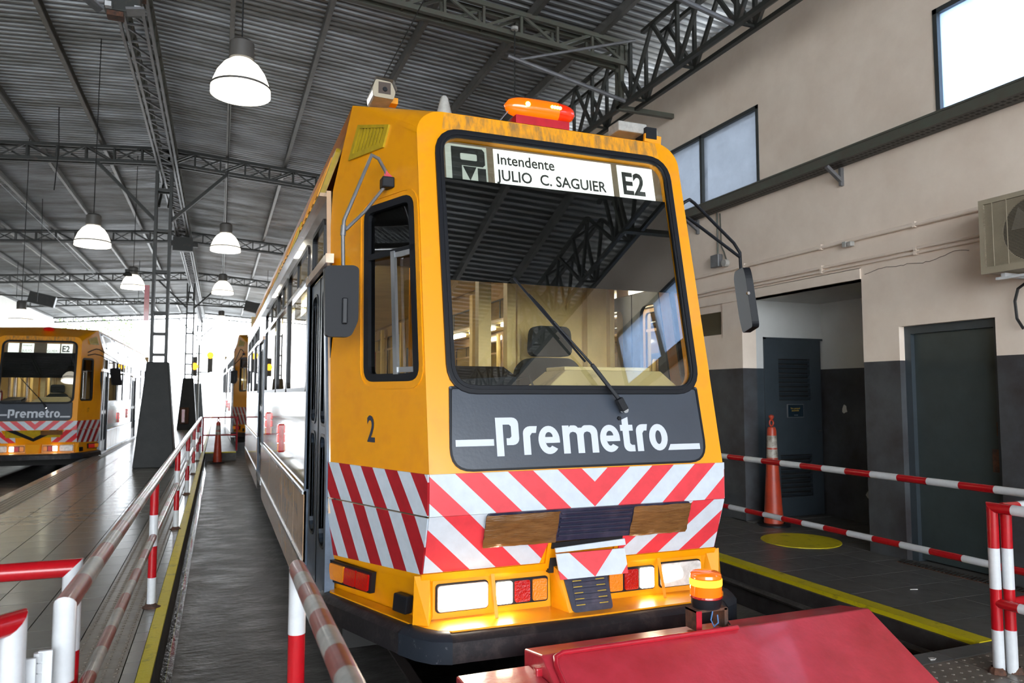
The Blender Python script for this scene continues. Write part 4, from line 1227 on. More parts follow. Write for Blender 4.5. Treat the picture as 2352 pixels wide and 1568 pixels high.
    T.rotation_euler = (0, 0, rotz)
    free()
    return T

def area(p): return sum(p[i - 1][0] * p[i][1] - p[i][0] * p[i - 1][1] for i in range(len(p)))
def gp_pt(p): return p

def premetro(T):
    m = M['letter']; z0 = 1.283; zx = 1.438; zc = 1.487
    G = lambda u, v, d=0: FR(u, v, d + .010)
    def sh(polys, holes=None):
        b = MB()
        for i, p in enumerate(polys): b.poly(G, p, (holes[i] if holes and holes[i] else []), t=.002)
        b.build('letter', m, T)
    def arcp(cx, cy, rx, ry, a0, a1, n=10): return [(cx + rx * cos(radians(a0 + (a1 - a0) * i / n)), cy + ry * sin(radians(a0 + (a1 - a0) * i / n))) for i in range(n + 1)]
    sh([[(1.18, 1.337), (1.398, 1.337), (1.398, 1.372), (1.18, 1.372)]])
    w = .042
    # P: stem with a detached bowl foot
    sh([[(1.412, z0 - .003), (1.412 + w, z0 - .003), (1.412 + w, zc - .038), (1.492, zc - .038), (1.502, zc - .048), (1.502, 1.385), (1.492, 1.375), (1.472, 1.375), (1.472, 1.338), (1.512, 1.338)] + arcp(1.510, 1.372, .037, .034, -90, 0, 4) + arcp(1.510, 1.452, .037, .035, 0, 90, 4) + [(1.412, zc)]])
    # r
    def r_(x0, x1): sh([[(x0, z0), (x0 + w, z0), (x0 + w, 1.385), (x0 + w + .012, 1.401), (x1 - .008, 1.401), (x1, zx), (x0 + .045, zx)] + arcp(x0 + .045, 1.398, .045, .040, 90, 180, 5)])
    # e
    def e_(x0, x1):
        cx = (x0 + x1) / 2; rx = (x1 - x0) / 2; cy = (z0 + zx) / 2; ry = (zx - z0) / 2
        o = arcp(cx, cy, rx, ry, -40, -90, 5)[0:] + arcp(cx, cy, rx, ry, -90, -180, 8)[1:] + arcp(cx, cy, rx, ry, 180, 0, 14)[1:] + [(x1, cy - .016), (x0 + w, cy - .016)] + arcp(cx, cy, rx - w, ry - .036, 190, 310, 8)
        sh([o[::-1]], [[arcp(cx, cy + .016, rx - w, ry - .050, 0, 180, 8)]])
    # o
    def o_(x0, x1):
        cx = (x0 + x1) / 2; rx = (x1 - x0) / 2; cy = (z0 + zx) / 2; ry = (zx - z0) / 2
        sh([arcp(cx, cy, rx, ry, 0, 360, 24)[:-1]], [[arcp(cx, cy, rx - w, ry - .037, 0, 360, 24)[:-1]]])
    r_(1.571, 1.658)
    e_(1.662, 1.793)
    x0, x1 = 1.813, 2.036; c = (x0 + x1) / 2
    sh([[(x0, z0), (x0 + w, z0), (x0 + w, 1.385)] + arcp((x0 + w + c - w / 2) / 2, 1.385, (c - w / 2 - x0 - w) / 2, .018, 180, 0, 4) + [(c - w / 2, z0), (c + w / 2, z0), (c + w / 2, 1.385)] + arcp((c + w / 2 + x1 - w) / 2, 1.385, (x1 - w - c - w / 2) / 2, .018, 180, 0, 4) + [(x1 - w, z0), (x1, z0), (x1, 1.39)] + arcp(x1 - .045, 1.395, .045, .043, 0, 90, 5) + arcp(c + .035, 1.40, .03, .038, 90, 140, 3) + arcp(c - .035, 1.40, .03, .038, 40, 90, 3) + [(x0 + w + .01, zx), (x0 + w, zx - .012), (x0 + w, zx), (x0, zx)]])
    e_(2.050, 2.180)
    sh([[(2.188, 1.402), (2.203, 1.402), (2.203, 1.32)] + arcp(2.243, 1.320, .040, .037, 180, 270, 5) + [(2.276, z0), (2.276, 1.320), (2.256, 1.320), (2.245, 1.330), (2.245, 1.402), (2.272, 1.402), (2.272, zx - .002), (2.245, zx - .002), (2.245, 1.482), (2.203, 1.466), (2.203, zx - .002), (2.188, zx - .002)]])
    r_(2.292, 2.373)
    o_(2.379, 2.506)
    sh([[(2.500, z0 + .001), (2.728, z0 + .001), (2.728, 1.318), (2.520, 1.318)]])

tram('main', (XC, 3.755, -.25), 0, 'yellow tram 2 with chevron front and lit headlights behind the red buffer stop')
tram('left', (-4.2 + .02, 21.1, -.50), 0, 'yellow tram 17 in the far left track beyond the platform columns')
tram('far', (1.77, 24.6, -.25), radians(1.0), 'tram just beyond the rear of tram 2, only its orange corner showing')

# ------------------------------------------------------------------ red and white pipe barriers
def spipe(p0, p1, seg, mats, parent, name, r=.030, phase=0, n=14, m0=None, m1=None):
    p0 = Vector(p0); p1 = Vector(p1); L = (p1 - p0).length; d = (p1 - p0) / L
    cuts = [0.0]; x = seg - phase if phase else seg
    while x < L - .01: cuts.append(x); x += seg
    cuts.append(L)
    k0 = 0
    pts = [p0 + d * c for c in cuts]
    mb = MB(); mb.tube(pts, r, n, mis=[(i + k0) % 2 for i in range(len(pts) - 1)])
    for i in range(n):
        if m0: q = mb.v[i]; q += d * ((q - p0).dot(Vector(m0)))
        if m1: q = mb.v[-1 - i]; q += d * ((q - p1).dot(Vector(m1)))
    return mb.build(name, mats, parent, smooth=True)
RW = [M['pred'], M['pwhite']]; WR = [M['pwhite'], M['pred']]; FRW = [M['fred'], M['fwhite']]; FWR = [M['fwhite'], M['fred']]

b = root('platform_barrier', (-.43, 2.75, 0), 'long red and white pipe railing running along the left platform edge', 'railing')
spipe((-.435, 2.75, .95), (-.435, 22.3, .95), .30, FRW, b, 'top_rail', .033, m0=(0, 0, -1))
spipe((-.435, 2.72, .53), (-.435, 22.3, .53), .30, FWR, b, 'lower_rail', .026)
for y in (2.75, 6.33, 9.82, 13.1, 16.3, 19.4, 22.27):
    spipe((-.435, y, .93 if y > 4 else .95), (-.435, y, 0), .235, RW if y > 4 else WR, b, 'post', .031 if y > 4 else .033, m0=None if y > 4 else (0, 1, 0))
for y in (6.33, 9.82, 13.1, 16.3, 19.4):
    f = MB(); random.seed(int(y))
    pts = [(-.435 + random.uniform(.045, .075) * cos(i * pi / 7), y + random.uniform(.045, .08) * sin(i * pi / 7)) for i in range(14)]
    f.poly(lambda u, v, d=0: (u, v, .008 + d), pts, t=.008); f.lathe([(.055, .008), (.035, .03), (.03, .034)], (-.435, y, 0), n=10); f.build('rusty_footing', M['rust'], b)
free()
b = root('cross_barrier', (-.45, 3.32, 0), 'red and white pipe barrier crossing the platform at the left picture edge', 'railing')
spipe((-.505, 3.32, .95), (-3.0, 3.32, .95), .27, RW, b, 'top_rail', .034, m0=(0, 0, -1))
spipe((-.505, 3.32, .95), (-.505, 3.32, 0), .31, WR, b, 'post', .034, m0=(-1, 0, 0))
spipe((-.50, 3.32, .38), (-3.0, 3.32, .38), .27, WR, b, 'lower_rail', .030)
spipe((-2.95, 3.32, .94), (-2.95, 3.32, 0), .25, WR, b, 'post', .034)
free()
b = root('swing_gate', (-.52, 2.62, 0), 'pipe gate hinged to the near end of the long left railing', 'gate')
spipe((-.54, 2.595, .95), (-.90, 2.17, .95), .20, RW, b, 'top_rail', .034, m0=(0, 0, -1))
spipe((-.90, 2.17, .95), (-1.6, 1.35, .95), .25, WR, b, 'top_rail', .034)
spipe((-.54, 2.595, .95), (-.54, 2.595, .02), .31, WR, b, 'post', .034, m0=(-.65, -.76, 0))
spipe((-1.58, 1.37, .94), (-1.58, 1.37, .02), .31, WR, b, 'post', .034)
hn = MB()
for k in range(4): hn.lathe([(0, 0), (.013, 0), (.013, .026), (0, .026)], (-.487, 2.665, .72 + k * .03), n=10)
hn.box(-.487, 2.66, .72, -.45, 2.672, .84); hn.box(-.52, 2.63, .73, -.487, 2.642, .83)
hn.build('hinge', M['pwhite'], b)
free()
b = root('near_barrier', (.30, 2.93, 0), 'red and white pipe railing leading towards the viewer left of the buffer stop', 'railing')
spipe((.298, 2.95, .953), (.298, .9, .953), .165, FRW, b, 'top_rail', .032, m0=(0, 0, -1))
spipe((.298, 2.95, .953), (.298, 2.95, 0), .235, WR, b, 'post', .032, m0=(0, -1, 0))
spipe((.298, 1.2, .93), (.298, 1.2, 0), .235, WR, b, 'post', .030)
free()
b = root('wall_side_barrier', (5.0, 6, 0), 'long red and white two-rail barrier in front of the grey doors', 'railing')
spipe((5.0, 14.2, .96), (5.0, 1.2, .96), .26, RW, b, 'top_rail', .028)
spipe((5.0, 14.2, .44), (5.0, 1.2, .44), .26, WR, b, 'lower_rail', .026)
for y in (14.1, 10.2, 1.3): spipe((5.0, y, .96), (5.0, y, 0), .24, RW, b, 'post', .030)
free()
for k, (dx, dy, lab) in enumerate(((0, 0, 'left one of two twin-post red and white barriers, its rails leading towards the viewer'), (.068, -.032, 'barrier on the right half of the right-edge twin post, running to the wall'))):
    x, y = 4.27 + dx, 3.05 + dy
    b = root('end_barrier', (x, y, 0), lab, 'railing', None)
    spipe((x, y, .95), (x, y, 0), .235, RW, b, 'post', .031, m0=(0, -1, 0) if k == 0 else (1, 0, 0))
    e = (x, 1.2, .95) if k == 0 else (6.1, y, .95)
    spipe((x, y, .95), e, .125 if k == 0 else .10, RW, b, 'top_rail', .031, m0=(0, 0, -1))
    spipe((x, y, .40), (e[0], e[1], .40), .14, RW, b, 'lower_rail', .028)
    f = MB(); f.lathe([(.05, 0), (.042, .02), (.031, .035)], (x - (.018 if k == 0 else -.018), y, .001), n=9); f.build('rusty_footing', M['rust'], b)
    spipe((e[0], e[1], .95), (e[0], e[1], 0), .235, RW, b, 'post', .031)
    free()
# raised walkway with its dark barrier and cone down the pit
sbox('trim_14', M['concrete'], (-.30, 22.3, -.3, .50, 57, -.01))
sbox('trim_15', M['yline'], (-.30, 22.25, -.03, .50, 22.40, .0))
b = root('walkway_barrier', (.05, 22.6, 0), 'thin dark red barrier frame across the far walkway', 'railing')
for z in (.95, .45): MB().tube([(-.38, 22.62, z), (.52, 22.62, z)], .022, 8).build('rail', M['bred'], b)
for x in (-.38, .52): MB().tube([(x, 22.62, 0), (x, 22.62, .95)], .024, 8).build('post', M['bred'], b)
free()

def cone(loc, label, h=1.36, s=1.0):
    c = root('delineator_cone', loc, label, 'cone', 'tall traffic cones')
    x, y, z = loc
    MB().lathe([(0, 0), (.20 * s, 0), (.20 * s, .02), (.17 * s, .03), (.13 * s, .035)], loc, n=24).build('base', M['rubber'], c, smooth=True)
    prof = [(.125, .03), (.10, .50 * h), (.085, .63 * h)]
    MB().lathe([(.118 * s, .03), (.068 * s, .61 * h)], loc, n=24).build('body', M['orange'], c, smooth=True)
    MB().lathe([(.0685 * s, .61 * h), (.065 * s, .685 * h)], loc, n=24).build('lower_band', M['conewhite'], c, smooth=True)
    MB().lathe([(.065 * s, .685 * h), (.064 * s, .70 * h)], loc, n=24).build('band_gap', M['orange'], c, smooth=True)
    MB().lathe([(.064 * s, .70 * h), (.058 * s, .81 * h)], loc, n=24).build('upper_band', M['conewhite'], c, smooth=True)
    MB().lathe([(.058 * s, .81 * h), (.055 * s, .86 * h), (.045 * s, .885 * h), (.02 * s, .89 * h), (0, .89 * h)], loc, n=24).build('cap', M['orange'], c, smooth=True)
    hd = MB(); R = .03 * s
    ringp = [(x + R * cos(2 * pi * i / 12), y, z + .925 * h + R * 1.2 * sin(2 * pi * i / 12)) for i in range(13)]
    hd.tube(ringp, .010 * s, 8); hd.lathe([(.012, .95 * h), (.033 * s, .975 * h), (.033 * s, .99 * h), (.01, h), (0, h)], loc, n=12)
    hd.build('handle', M['orange'], c, smooth=True)
    free()
cone((6.42, 7.38, 0), 'tall orange cone with two white bands standing beside the louvred alcove door')
cone((.02, 21.6, -.25), 'distant orange cone down the track pit before the far walkway', 1.25)

# ------------------------------------------------------------------ buffer stop and its beacon
b = root('buffer_stop', (2.4, 2.9, 0), 'sloping red steel buffer stop in front of the tram', 'buffer stop')
bs = MB()
xl, xr = 1.42, 3.44
A1 = [(xl + .01, 3.41, .375), (xr, 3.41, .392)]           # back top edge
def q3(x, y, z): return (x, y, z)
sec = lambda x, k: [(x, 3.41, -.25), (x, 3.41, .378), (x, 3.20, .414), (x, 2.52, .01), (x, 2.52, -.02)]
L_, R_ = sec(xl, 0), sec(xr, 1)
for i in range(4): bs.face([L_[i], R_[i], R_[i + 1], L_[i + 1]])
bs.face(L_); bs.face(R_[::-1])
o = bs.build('plate_body', M['bred'], b, bevel=.008)
tr = MB(); tr.tube([(2.52, 3.185, .418), (1.52, 3.185, .418), (1.475, 3.165, .408), (1.46, 3.12, .38), (1.46, 2.6, .072)], .013, 10)
tr.build('pipe_trim', M['bred2'], b, smooth=True)
MB().box(1.05, 3.02, -.02, 1.42, 3.34, .325).build('side_block', M['bred'], b, bevel=.01)
MB().box(1.39, 3.19, .30, 1.46, 3.23, .36).build('hinge_knuckle', M['bred2'], b, bevel=.008)
free()
b = root('warning_beacon', (2.42, 3.29, .41), 'small orange rotating beacon lit on the red buffer stop', 'beacon')
c = (2.405, 3.29, 0)
bk = MB(); bk.box(2.31, 3.24, .405, 2.335, 3.34, .505); bk.box(2.31, 3.24, .495, 2.50, 3.34, .508); bk.box(2.482, 3.24, .40, 2.505, 3.34, .505); bk.build('bracket', M['rust'], b)
MB().box(2.305, 3.236, .405, 2.338, 3.24, .505).build('bracket_paint', M['bred2'], b)
MB().lathe([(0, .508), (.072, .508), (.078, .53), (.078, .56), (0, .56)], c, n=24).build('base', M['rubber'], b, smooth=True)
ln = MB(); pf = [(.081, .56)]
for k in range(14): pf += [(.083 - (k % 2) * .002, .563 + k * .008)]
pf += [(.08, .678), (.07, .686), (0, .69)]
ln.lathe(pf, c, n=28); lo = ln.build('lens', M['beacon_amber'], b, smooth=True)
MB().lathe([(.0835, .622), (.0842, .627), (.0842, .652), (.0835, .657)], c, n=28).build('lit_band', emis('beacon_glow_band', (1.0, .42, .02), 2.2), lo, smooth=True)
MB().lathe([(.082, .558), (.085, .562), (.083, .57)], c, n=28).build('lens_rim', M['lens_red'], b)
wr_ = MB(); wr_.tube([(2.40, 3.23, .50), (2.385, 3.225, .46), (2.40, 3.22, .425), (2.43, 3.225, .44), (2.43, 3.23, .48)], .004, 6); wr_.build('blue_wire', mat('blue_wire', (.05, .15, .35), .5), b)
wr_ = MB(); wr_.tube([(2.49, 3.37, .56), (2.515, 3.36, .52), (2.52, 3.30, .45), (2.50, 3.22, .425)], .004, 6); wr_.build('wire', M['black_cable'], b)
free()
# litter
random.seed(11)
for (x, y, sl, l) in ((2.27, 2.60, 1, 'yellow dry leaf lying on the buffer stop slope'), (5.35, 4.55, 0, 'cigarette end lying on the dark platform tiles'), (4.10, 3.35, 0, 'white paper scrap on the tactile tiles by the twin post')):
    z = .414 - (3.20 - y) * (.404 / .68) + .006 if sl else .005
    m_ = MB()
    if 'cig' in l: m_.tube([(x, y, z + .004), (x + .06, y - .02, z + .004)], .004, 8)
    else: m_.poly(lambda u, v, d=0: (x + u, y + v, z + d + (v * .594 if sl else 0)), [(-.03, -.012), (0, -.02), (.03, -.004), (.022, .014), (-.01, .02)], t=.003)
    n_ = 'dry_leaf' if sl else ('cigarette_end' if 'cig' in l else 'paper_scrap')
    m_.build(n_, M['leafy'] if sl else M['paper'], label=l, category='leaf' if sl else 'litter')

# ------------------------------------------------------------------ hanging bell lamps
def bell(x, y, z, label, dia=.52):
    l = root('bell_lamp', (x, y, z), label, 'lamp', 'bell lamps hanging under the roof')
    R = dia / 2; c = (x, y, z)
    h = R * 1.25
    pf = [(R, 0), (R * .995, .06), (R * .93, h * .35), (R * .80, h * .62), (R * .60, h * .85), (R * .36, h)]
    MB().lathe(pf, c, n=32).build('shade', M['lampshade'], l, smooth=True)
    MB().lathe([(R * 1.005, .055), (R * 1.01, .065), (R * 1.005, .075)], c, n=32).build('shade_rim', M['lampmetal'], l)
    MB().lathe([(0, -.004), (R * .6, -.006), (R * .97, .0)], c, n=32).build('glowing_diffuser', M['lampglow'], l, smooth=True)
    MB().lathe([(R * .36, h), (R * .42, h + .01), (R * .42, h + .16), (R * .3, h + .19), (0, h + .19)], c, n=20).build('lamp_housing', M['lampmetal'], l, smooth=True)
    MB().tube([(x, y, z + h + .19), (x + .005, y, ZR(x) + .02)], .008, 6).build('hanging_cable', M['black_cable'], l)
    free()
bell(.117, 7.0, 4.34, 'big lit bell lamp hanging nearest, above the platform barrier')
bell(.05, 14.3, 4.22, 'lit bell lamp second along the right-hand row of lamps')
bell(.03, 20.2, 4.18, 'third lit bell lamp in the row beside the yellow tram roof')
bell(.03, 28.5, 4.1, 'faint farthest bell lamp against the white opening')
bell(-1.92, 13.2, 3.96, 'lit bell lamp hanging left of the nearest column')
bell(-1.96, 19.5, 4.12, 'lit bell lamp behind the nearest column with a dark speaker before it')
bell(-3.98, 18.5, 3.15, 'lit bell lamp low in front of the left tram roof', .44)

# ------------------------------------------------------------------ things on the right wall
t = root('cable_tray', (6.1, 5, 4.1), 'long perforated dark steel cable tray under the high windows', 'cable tray')
MB().box(6.04, -12, 4.085, 6.045, 33, 4.19).build('tray_side', M['steel'], t)
MB().box(6.045, -12, 4.085, 6.26, 33, 4.09).build('tray_bottom', M['steel_dark'], t)
MB().box(6.03, -12, 4.18, 6.05, 33, 4.20).build('tray_lip', M['steel'], t)
for y in (2.1, 6.0, 8.6, 12.4):
    MB().bar((6.26, y, 3.93), (6.05, y, 4.075), .04, .035).bar((6.26, y, 3.88), (6.26, y, 4.08), .05, .03).build('tray_bracket', M['galv'], t)
pf = MB()
for k in range(150):
    y = 2.6 + k * .055
    for r_ in (0, 1): pf.box(6.09 + r_ * .07, y, 4.083, 6.12 + r_ * .07, y + .03, 4.0855)
pf.build('slots', M['dark'], t, kind='stuff')
MB().tube([(6.15, -12, 4.11), (6.15, 33, 4.11)], .02, 6).tube([(6.2, -12, 4.105), (6.2, 33, 4.105)], .015, 6).build('tray_cables', M['black_cable'], t)
free()
wp = M['wall']
for (z, r, lab) in ((3.262, .022, 'upper painted conduit running along the cream wall'), (3.03, .016, 'upper one of the two thin low conduits on the cream wall'), (2.985, .014, 'lower one of the two thin low conduits on the cream wall')):
    c = root('wall_conduit', (6.25, 6, z), lab, 'pipe', 'painted wall conduits')
    MB().tube([(6.255, 4.42, z), (6.255, 20, z - .01)], r, 8).build('pipe', wp, c)
    for y in (5.1, 6.3, 7.6, 8.7): MB().box(6.235, y, z - r - .006, 6.28, y + .03, z + r + .006).build('pipe_clip', wp, c)
    free()
c = root('junction_box', (6.24, 8.1, 3.38), 'small weathered grey switch box on the wall above the conduit', 'box')
MB().box(6.20, 8.08, 3.33, 6.28, 8.25, 3.50).build('box_body', M['galv'], c, bevel=.008)
MB().lathe([(0, -.03), (.05, -.03), (.05, .03), (0, .03)], (6.24, 7.98, 3.36), n=12, axis='x').build('round_box', M['fwhite'], c)
MB().tube([(6.26, 8.16, 3.5), (6.26, 8.16, 4.08)], .012, 6).tube([(6.26, 7.98, 3.4), (6.26, 8.03, 3.52), (6.26, 8.08, 3.6), (6.26, 8.1, 4.06)], .010, 6).build('drop_cable', M['steel'], c)
free()
c = root('wall_clamp', (6.24, 5.75, 3.2), 'small white double clamp below the upper conduit', 'clamp')
MB().box(6.20, 5.92, 3.19, 6.26, 5.97, 3.25).build('clamp_block', M['fwhite'], c, bevel=.006)
MB().box(6.20, 5.85, 3.19, 6.26, 5.90, 3.24).build('clamp_block', M['fwhite'], c, bevel=.006)
free()
# plaster cracks and cobwebs
c = MB(); random.seed(5)
y = 5.75; z = 2.87; pts = [(6.277, y, z)]
while y > 4.6:
    y -= random.uniform(.03, .07); z += random.uniform(-.012, .014); pts.append((6.277, y, z))
c.tube(pts, .003, 4); c.build('wall_crack', mat('crack_shadow', (.25, .20, .16), .9), label='thin jagged crack in the plaster left of the air conditioner', category='crack')
# air conditioner
a = root('air_conditioner', (6.1, 4.0, 2.65), 'beige outdoor air conditioner unit with round fan grille on the right wall', 'air conditioner')
y0, y1, z0, z1, xf = 3.40, 4.235, 2.628, 3.235, 5.955
fnA = lambda u, v, d=0: (xf - d, u, v)
fc = (3.80, 2.93)
circ = [(fc[0] + .255 * cos(2 * pi * i / 36), fc[1] + .255 * sin(2 * pi * i / 36)) for i in range(36)]
mb = MB(); mb.poly(fnA, [(y0, z0), (y1, z0), (y1, z1), (y0, z1)], [circ], t=.01); mb.box(xf + .01, y0, z0, 6.25, y0 + .01, z1); mb.box(xf + .01, y1 - .01, z0, 6.25, y1, z1); mb.box(xf, y0, z1 - .01, 6.25, y1, z1 + .004); mb.box(xf + .01, y0, z0, 6.25, y1, z0 + .01); mb.box(6.24, y0, z0, 6.25, y1, z1)
mb.build('casing', M['acbeige'], a, bevel=.004)
mb = MB(); mb.poly(fnA, [(y0 - .01, z0 - .01), (y1 + .006, z0 - .01), (y1 + .006, z1 + .01), (y0 - .01, z1 + .01)], [[(y0 + .03, z0 + .045), (y1 - .035, z0 + .045), (y1 - .035, z1 - .03), (y0 + .03, z1 - .03)]], t=-.02) 
mb.build('front_frame', M['acbeige'], a)
MB().box(xf + .14, y0 + .05, z0 + .02, xf + .15, y1 - .05, z1 - .02).build('fan_cavity', M['acdark'], a)
for k in range(3):
    an = k * 2 * pi / 3 + .4
    bl = MB(); bl.v = [Vector((xf + .06 + dx, fc[0] + r_ * cos(an + t), fc[1] + r_ * sin(an + t))) for r_, t, dx in ((.05, 0, 0), (.24, -.25, .02), (.245, .55, -.03), (.06, .9, -.02))]; bl.f = [[0, 1, 2, 3]]; bl.m = [0]
    bl.build('fan_blade', M['galv'], a)
MB().lathe([(0, -.02), (.05, -.02), (.06, .03), (0, .03)], (xf + .06, fc[0], fc[1]), n=16, axis='x').build('fan_hub', M['galv'], a)
gb = MB()
for k in range(46):
    z = z0 + .05 + k * .0114
    gb.bar((xf - .022, y0 + .03, z), (xf - .022, y1 - .035, z), .003, .004)
gb.build('grille_wires', M['acbeige'], a, kind='stuff')
for y in (3.55, 3.70, 3.85, 4.0, 4.12): MB().bar((xf - .026, y, z0 + .045), (xf - .026, y, z1 - .03), .004, .006).build('grille_stay', M['acbeige'], a)
for y in (3.5, 4.1): MB().bar((6.0, y, z0 - .03), (6.27, y, z0 - .03), .035, .035).build('support_bracket', M['pwhite'], a)
MB().box(5.98, 3.45, z0 - .065, 6.02, 4.15, z0 - .045).build('support_rail', M['pwhite'], a)
free()
c = root('black_hose', (6.22, 4.05, 2.3), 'black hose hanging on the wall at the right picture edge', 'hose')
MB().tube([(6.22, 3.98, 2.59), (6.22, 4.13, 2.50), (6.22, 4.16, 2.40), (6.22, 4.15, 2.25), (6.22, 4.10, 2.16)], .012, 8).build('hose', M['black_cable'], c)
free()

# catenary bracket arms and wires
c = root('catenary_arm', (5.4, 8.4, 6.2), 'slim grey bracket arm reaching from the eaves girder to a drop wire', 'bracket arm')
MB().tube([(5.36, 9.0, 5.82), (3.52, 9.0, 6.18)], .03, 8).build('strut', M['galv'], c)
MB().tube([(5.36, 8.75, 6.62), (3.66, 9.0, 6.15)], .02, 8).build('tie_rod', M['galv'], c)
MB().lathe([(0, 0), (.05, .01), (.05, .05), (0, .07)], (3.62, 9.0, 6.55), n=10).build('insulator', M['fwhite'], c)
MB().tube([(3.62, 9.0, 6.58), (3.62, 9.0, 4.75)], .008, 6).build('drop_wire', M['black_cable'], c)
MB().lathe([(0, 0), (.08, .01), (.075, .12), (.03, .22), (0, .23)], (3.62, 9.0, 4.55), n=14).build('wire_clamp', M['plastic'], c, smooth=True)
free()
c = root('catenary_arm', (5.4, 5.2, 6.2), 'long grey bracket arm crossing before the girder at the top right', 'bracket arm')
MB().tube([(5.36, 6.6, 5.82), (3.5, 6.6, 6.2)], .03, 8).build('strut', M['galv'], c)
free()
for i, (p, q, l) in enumerate((((-.6, 3, 6.4), (2.9, 10, 4.6), 'upper'), ((1.4, 5.5, 6.6), (1.3, 12, 4.4), 'middle'))):
    pass
for x0, x1, l in ((1.95, 1.95, 'black overhead contact wire above the yellow tram'), (-4.2, -4.2, 'black overhead contact wire above the left track')):
    MB().tube([(x0, -12, 5.9), (x1, 58, 5.75)], .007, 6).build('contact_wire', M['black_cable'], label=l, category='wire')

# CCTV cluster and speakers
c = root('camera_cluster', (-1.2, 10.0, 6.4), 'cluster of dark cameras and clamps under the near end of the ridge girder', 'camera cluster')
MB().box(-1.42, 9.86, 6.30, -1.02, 10.0, 6.55).build('mount_box', M['steel_dark'], c, bevel=.01)
MB().box(-1.45, 9.84, 6.55, -.98, 10.1, 6.62).build('top_plate', M['rust'], c)
MB().bar((-1.62, 9.8, 6.38), (-1.45, 9.9, 6.28), .16, .03).build('side_visor', M['galv'], c)
MB().bar((-1.16, 9.75, 6.25), (-.96, 9.75, 6.29), .18, .03).build('side_visor', M['galv'], c)
for x in (-1.40, -1.08): MB().box(x, 9.78, 6.30, x + .07, 9.86, 6.36).build('camera_head', M['pwhite'], c)
MB().box(-1.38, 9.8, 6.20, -1.2, 9.95, 6.26).build('camera_body', M['rust'], c)
free()
c = root('camera_cluster', (-1.2, 26.0, 6.4), 'small dark fitting clamped under the ridge girder beyond the nearest column', 'camera cluster')
MB().box(-1.5, 25.9, 6.25, -.9, 26.1, 6.70).build('mount_box', M['steel_dark'], c); MB().box(-1.65, 25.9, 6.4, -1.5, 26.05, 6.55).build('camera_head', M['steel_dark'], c); MB().box(-.9, 25.9, 6.4, -.75, 26.05, 6.55).build('camera_head', M['steel_dark'], c)
free()
c = root('hanging_rail', (-3, 34, 5.35), 'thin cross rail with two dark speakers hanging between the columns', 'rail')
MB().tube([(-8.8, 34, 5.5), (2.2, 34, 5.35)], .03, 6).build('rail', M['steel_dark'], c)
for x, l in ((-6.6, 0), (1.4, 0)): MB().bar((x - .45, 33.9, 5.45), (x + .45, 33.9, 5.25), .3, .45).build('speaker', M['steel_dark'], c)
for x in (-7.5, -3.2, 1.9): MB().tube([(x, 34, 5.4), (x, 34, ZR(x) - .1)], .012, 5).build('hanger', M['steel_dark'], c)
free()
c = root('red_sign', (-1.55, 18.0, 3.5), 'narrow red sign fixed to the left of the nearest column shaft', 'sign')
MB().box(-1.60, 18.25, 3.25, -1.50, 18.30, 4.05).build('sign_blade', M['bred2'], c)
free()
c = root('speaker', (-1.9, 18.0, 4.6), 'small dark speaker on an arm in front of the bell lamp left of the column', 'speaker')
MB().tube([(-1.45, 18.3, 4.35), (-1.95, 18.3, 4.36)], .015, 6).build('arm', M['steel_dark'], c)
MB().lathe([(.10, 0), (.09, .04), (.05, .08), (.06, .14), (0, .15)], (-1.95, 18.25, 4.24), n=12).build('speaker_body', M['steel_dark'], c)
free()
c = root('litter_bin', (-1.5, 36.2, .3), 'steel bin glowing red on the foot of the second column', 'bin')
MB().box(-1.58, 36.15, .28, -1.22, 36.38, 1.0).build('bin_body', M['rust'], c); MB().box(-1.5, 36.13, .35, -1.38, 36.15, .92).build('red_stripe', M['bred2'], c)
free()
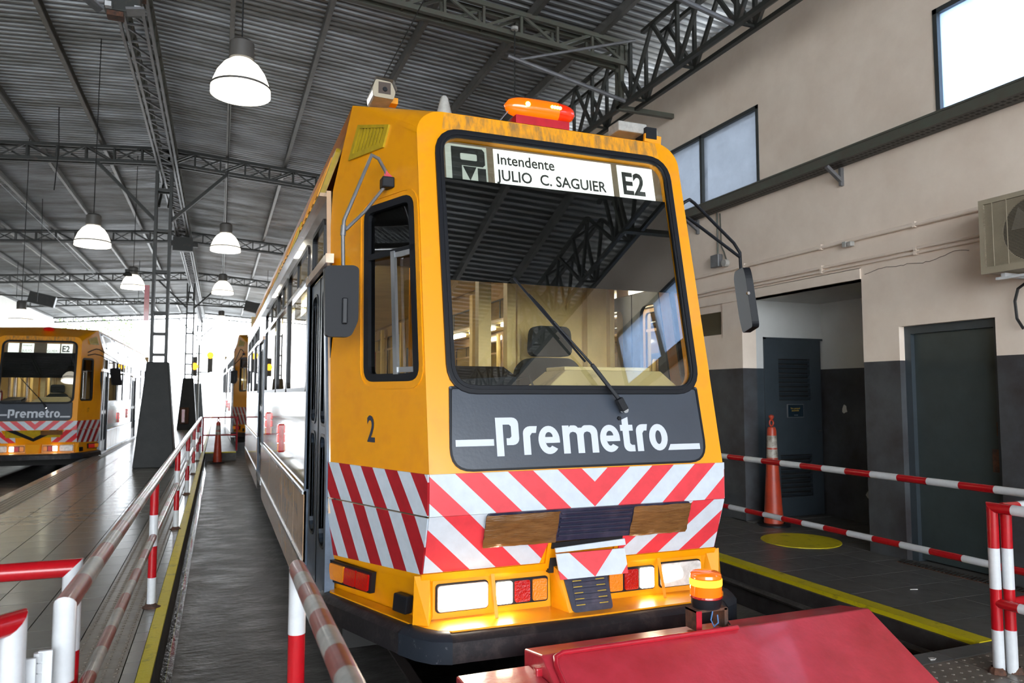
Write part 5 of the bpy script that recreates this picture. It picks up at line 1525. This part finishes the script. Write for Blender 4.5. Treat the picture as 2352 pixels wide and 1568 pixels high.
# signals beyond the second column
c = root('track_signal', (-.95, 42, 0), 'two-headed yellow and black track signal between the far columns', 'signal')
MB().tube([(-1.0, 42, 0), (-1.0, 42, 4.2)], .05, 8).build('mast', M['steel_dark'], c)
for x, z in ((-1.2, 2.95), (-.45, 3.15)):
    MB().box(x - .13, 41.9, z - .4, x + .13, 42.1, z + .6).build('signal_head', M['signal_black'], c)
    MB().lathe([(0, -.02), (.16, -.02), (.18, .02)], (x, 41.88, z + (.1 if x < -1 else .5)), n=12, axis='y').build('amber_lens', M['signal_amber'], c)
MB().bar((-1.2, 42, 2.75), (-.45, 42, 2.75), .06, .06).build('cross_bar', M['steel_dark'], c)
free()
# pendant wires on the left
for i, (x, y, a, b_, l) in enumerate(((-3.1, 16.5, 5.6, ZR(-3.1) + .02, 'thin wire hanging under the left roof behind the near truss'), (-6.3, 25, 4.4, ZR(-6.3) + .02, 'thin wire hanging from the truss far left'), (-4.8, 24, 4.2, ZR(-4.8) + .02, 'thin wire hanging left of the column bell lamp'))):
    MB().tube([(x, y, a), (x + .05, y, (a + b_) / 2), (x + .02, y, b_)], .01, 5).build('hanging_wire', M['black_cable'], label=l, category='wire')
# wall-foot pipe in the pit
c = root('pit_pipe', (4.58, 8, -.15), 'dirty pipe running low along the right pit wall', 'pipe')
MB().tube([(4.60, 3.5, -.17), (4.60, 40, -.15)], .028, 8).build('pipe', M['concrete'], c)
for y in (4.6, 6.1, 7.4): MB().tube([(4.60, y, -.168), (4.60, y + .06, -.168)], .036, 8).build('pipe_joint', M['concrete'], c)
free()
# trees outside, beyond the left wall opening
def tree(x, y, s, label):
    t = root('tree', (x, y, -.5), label, 'tree', 'trees outside the far opening')
    MB().tube([(x, y, -.5), (x + .1, y, 2.5 * s), (x, y, 4 * s)], [.25 * s, .18 * s, .1 * s], 8).build('trunk', M['bark'], t)
    rnd = random.Random(int(x * 10 + y)); mb = MB()
    for i in range(900):
        a = rnd.uniform(0, 2 * pi); e = rnd.uniform(-1, 1); r_ = rnd.uniform(.5, 1) ** .5 * 2.4 * s
        c = Vector((x + r_ * cos(a) * (1 - e * e) ** .5, y + r_ * sin(a) * (1 - e * e) ** .5, 5.0 * s + e * 1.7 * s))
        u = Vector((rnd.uniform(-1, 1), rnd.uniform(-1, 1), rnd.uniform(-1, 1))).normalized() * .16; w = u.orthogonal().normalized() * .1
        mb.face([c - u, c - w, c + u, c + w])
    mb.build('crown', M['leaf'], t, kind='stuff')
    free()
tree(-11, 78, 1.5, 'green tree faintly showing above the left tram beyond the opening')
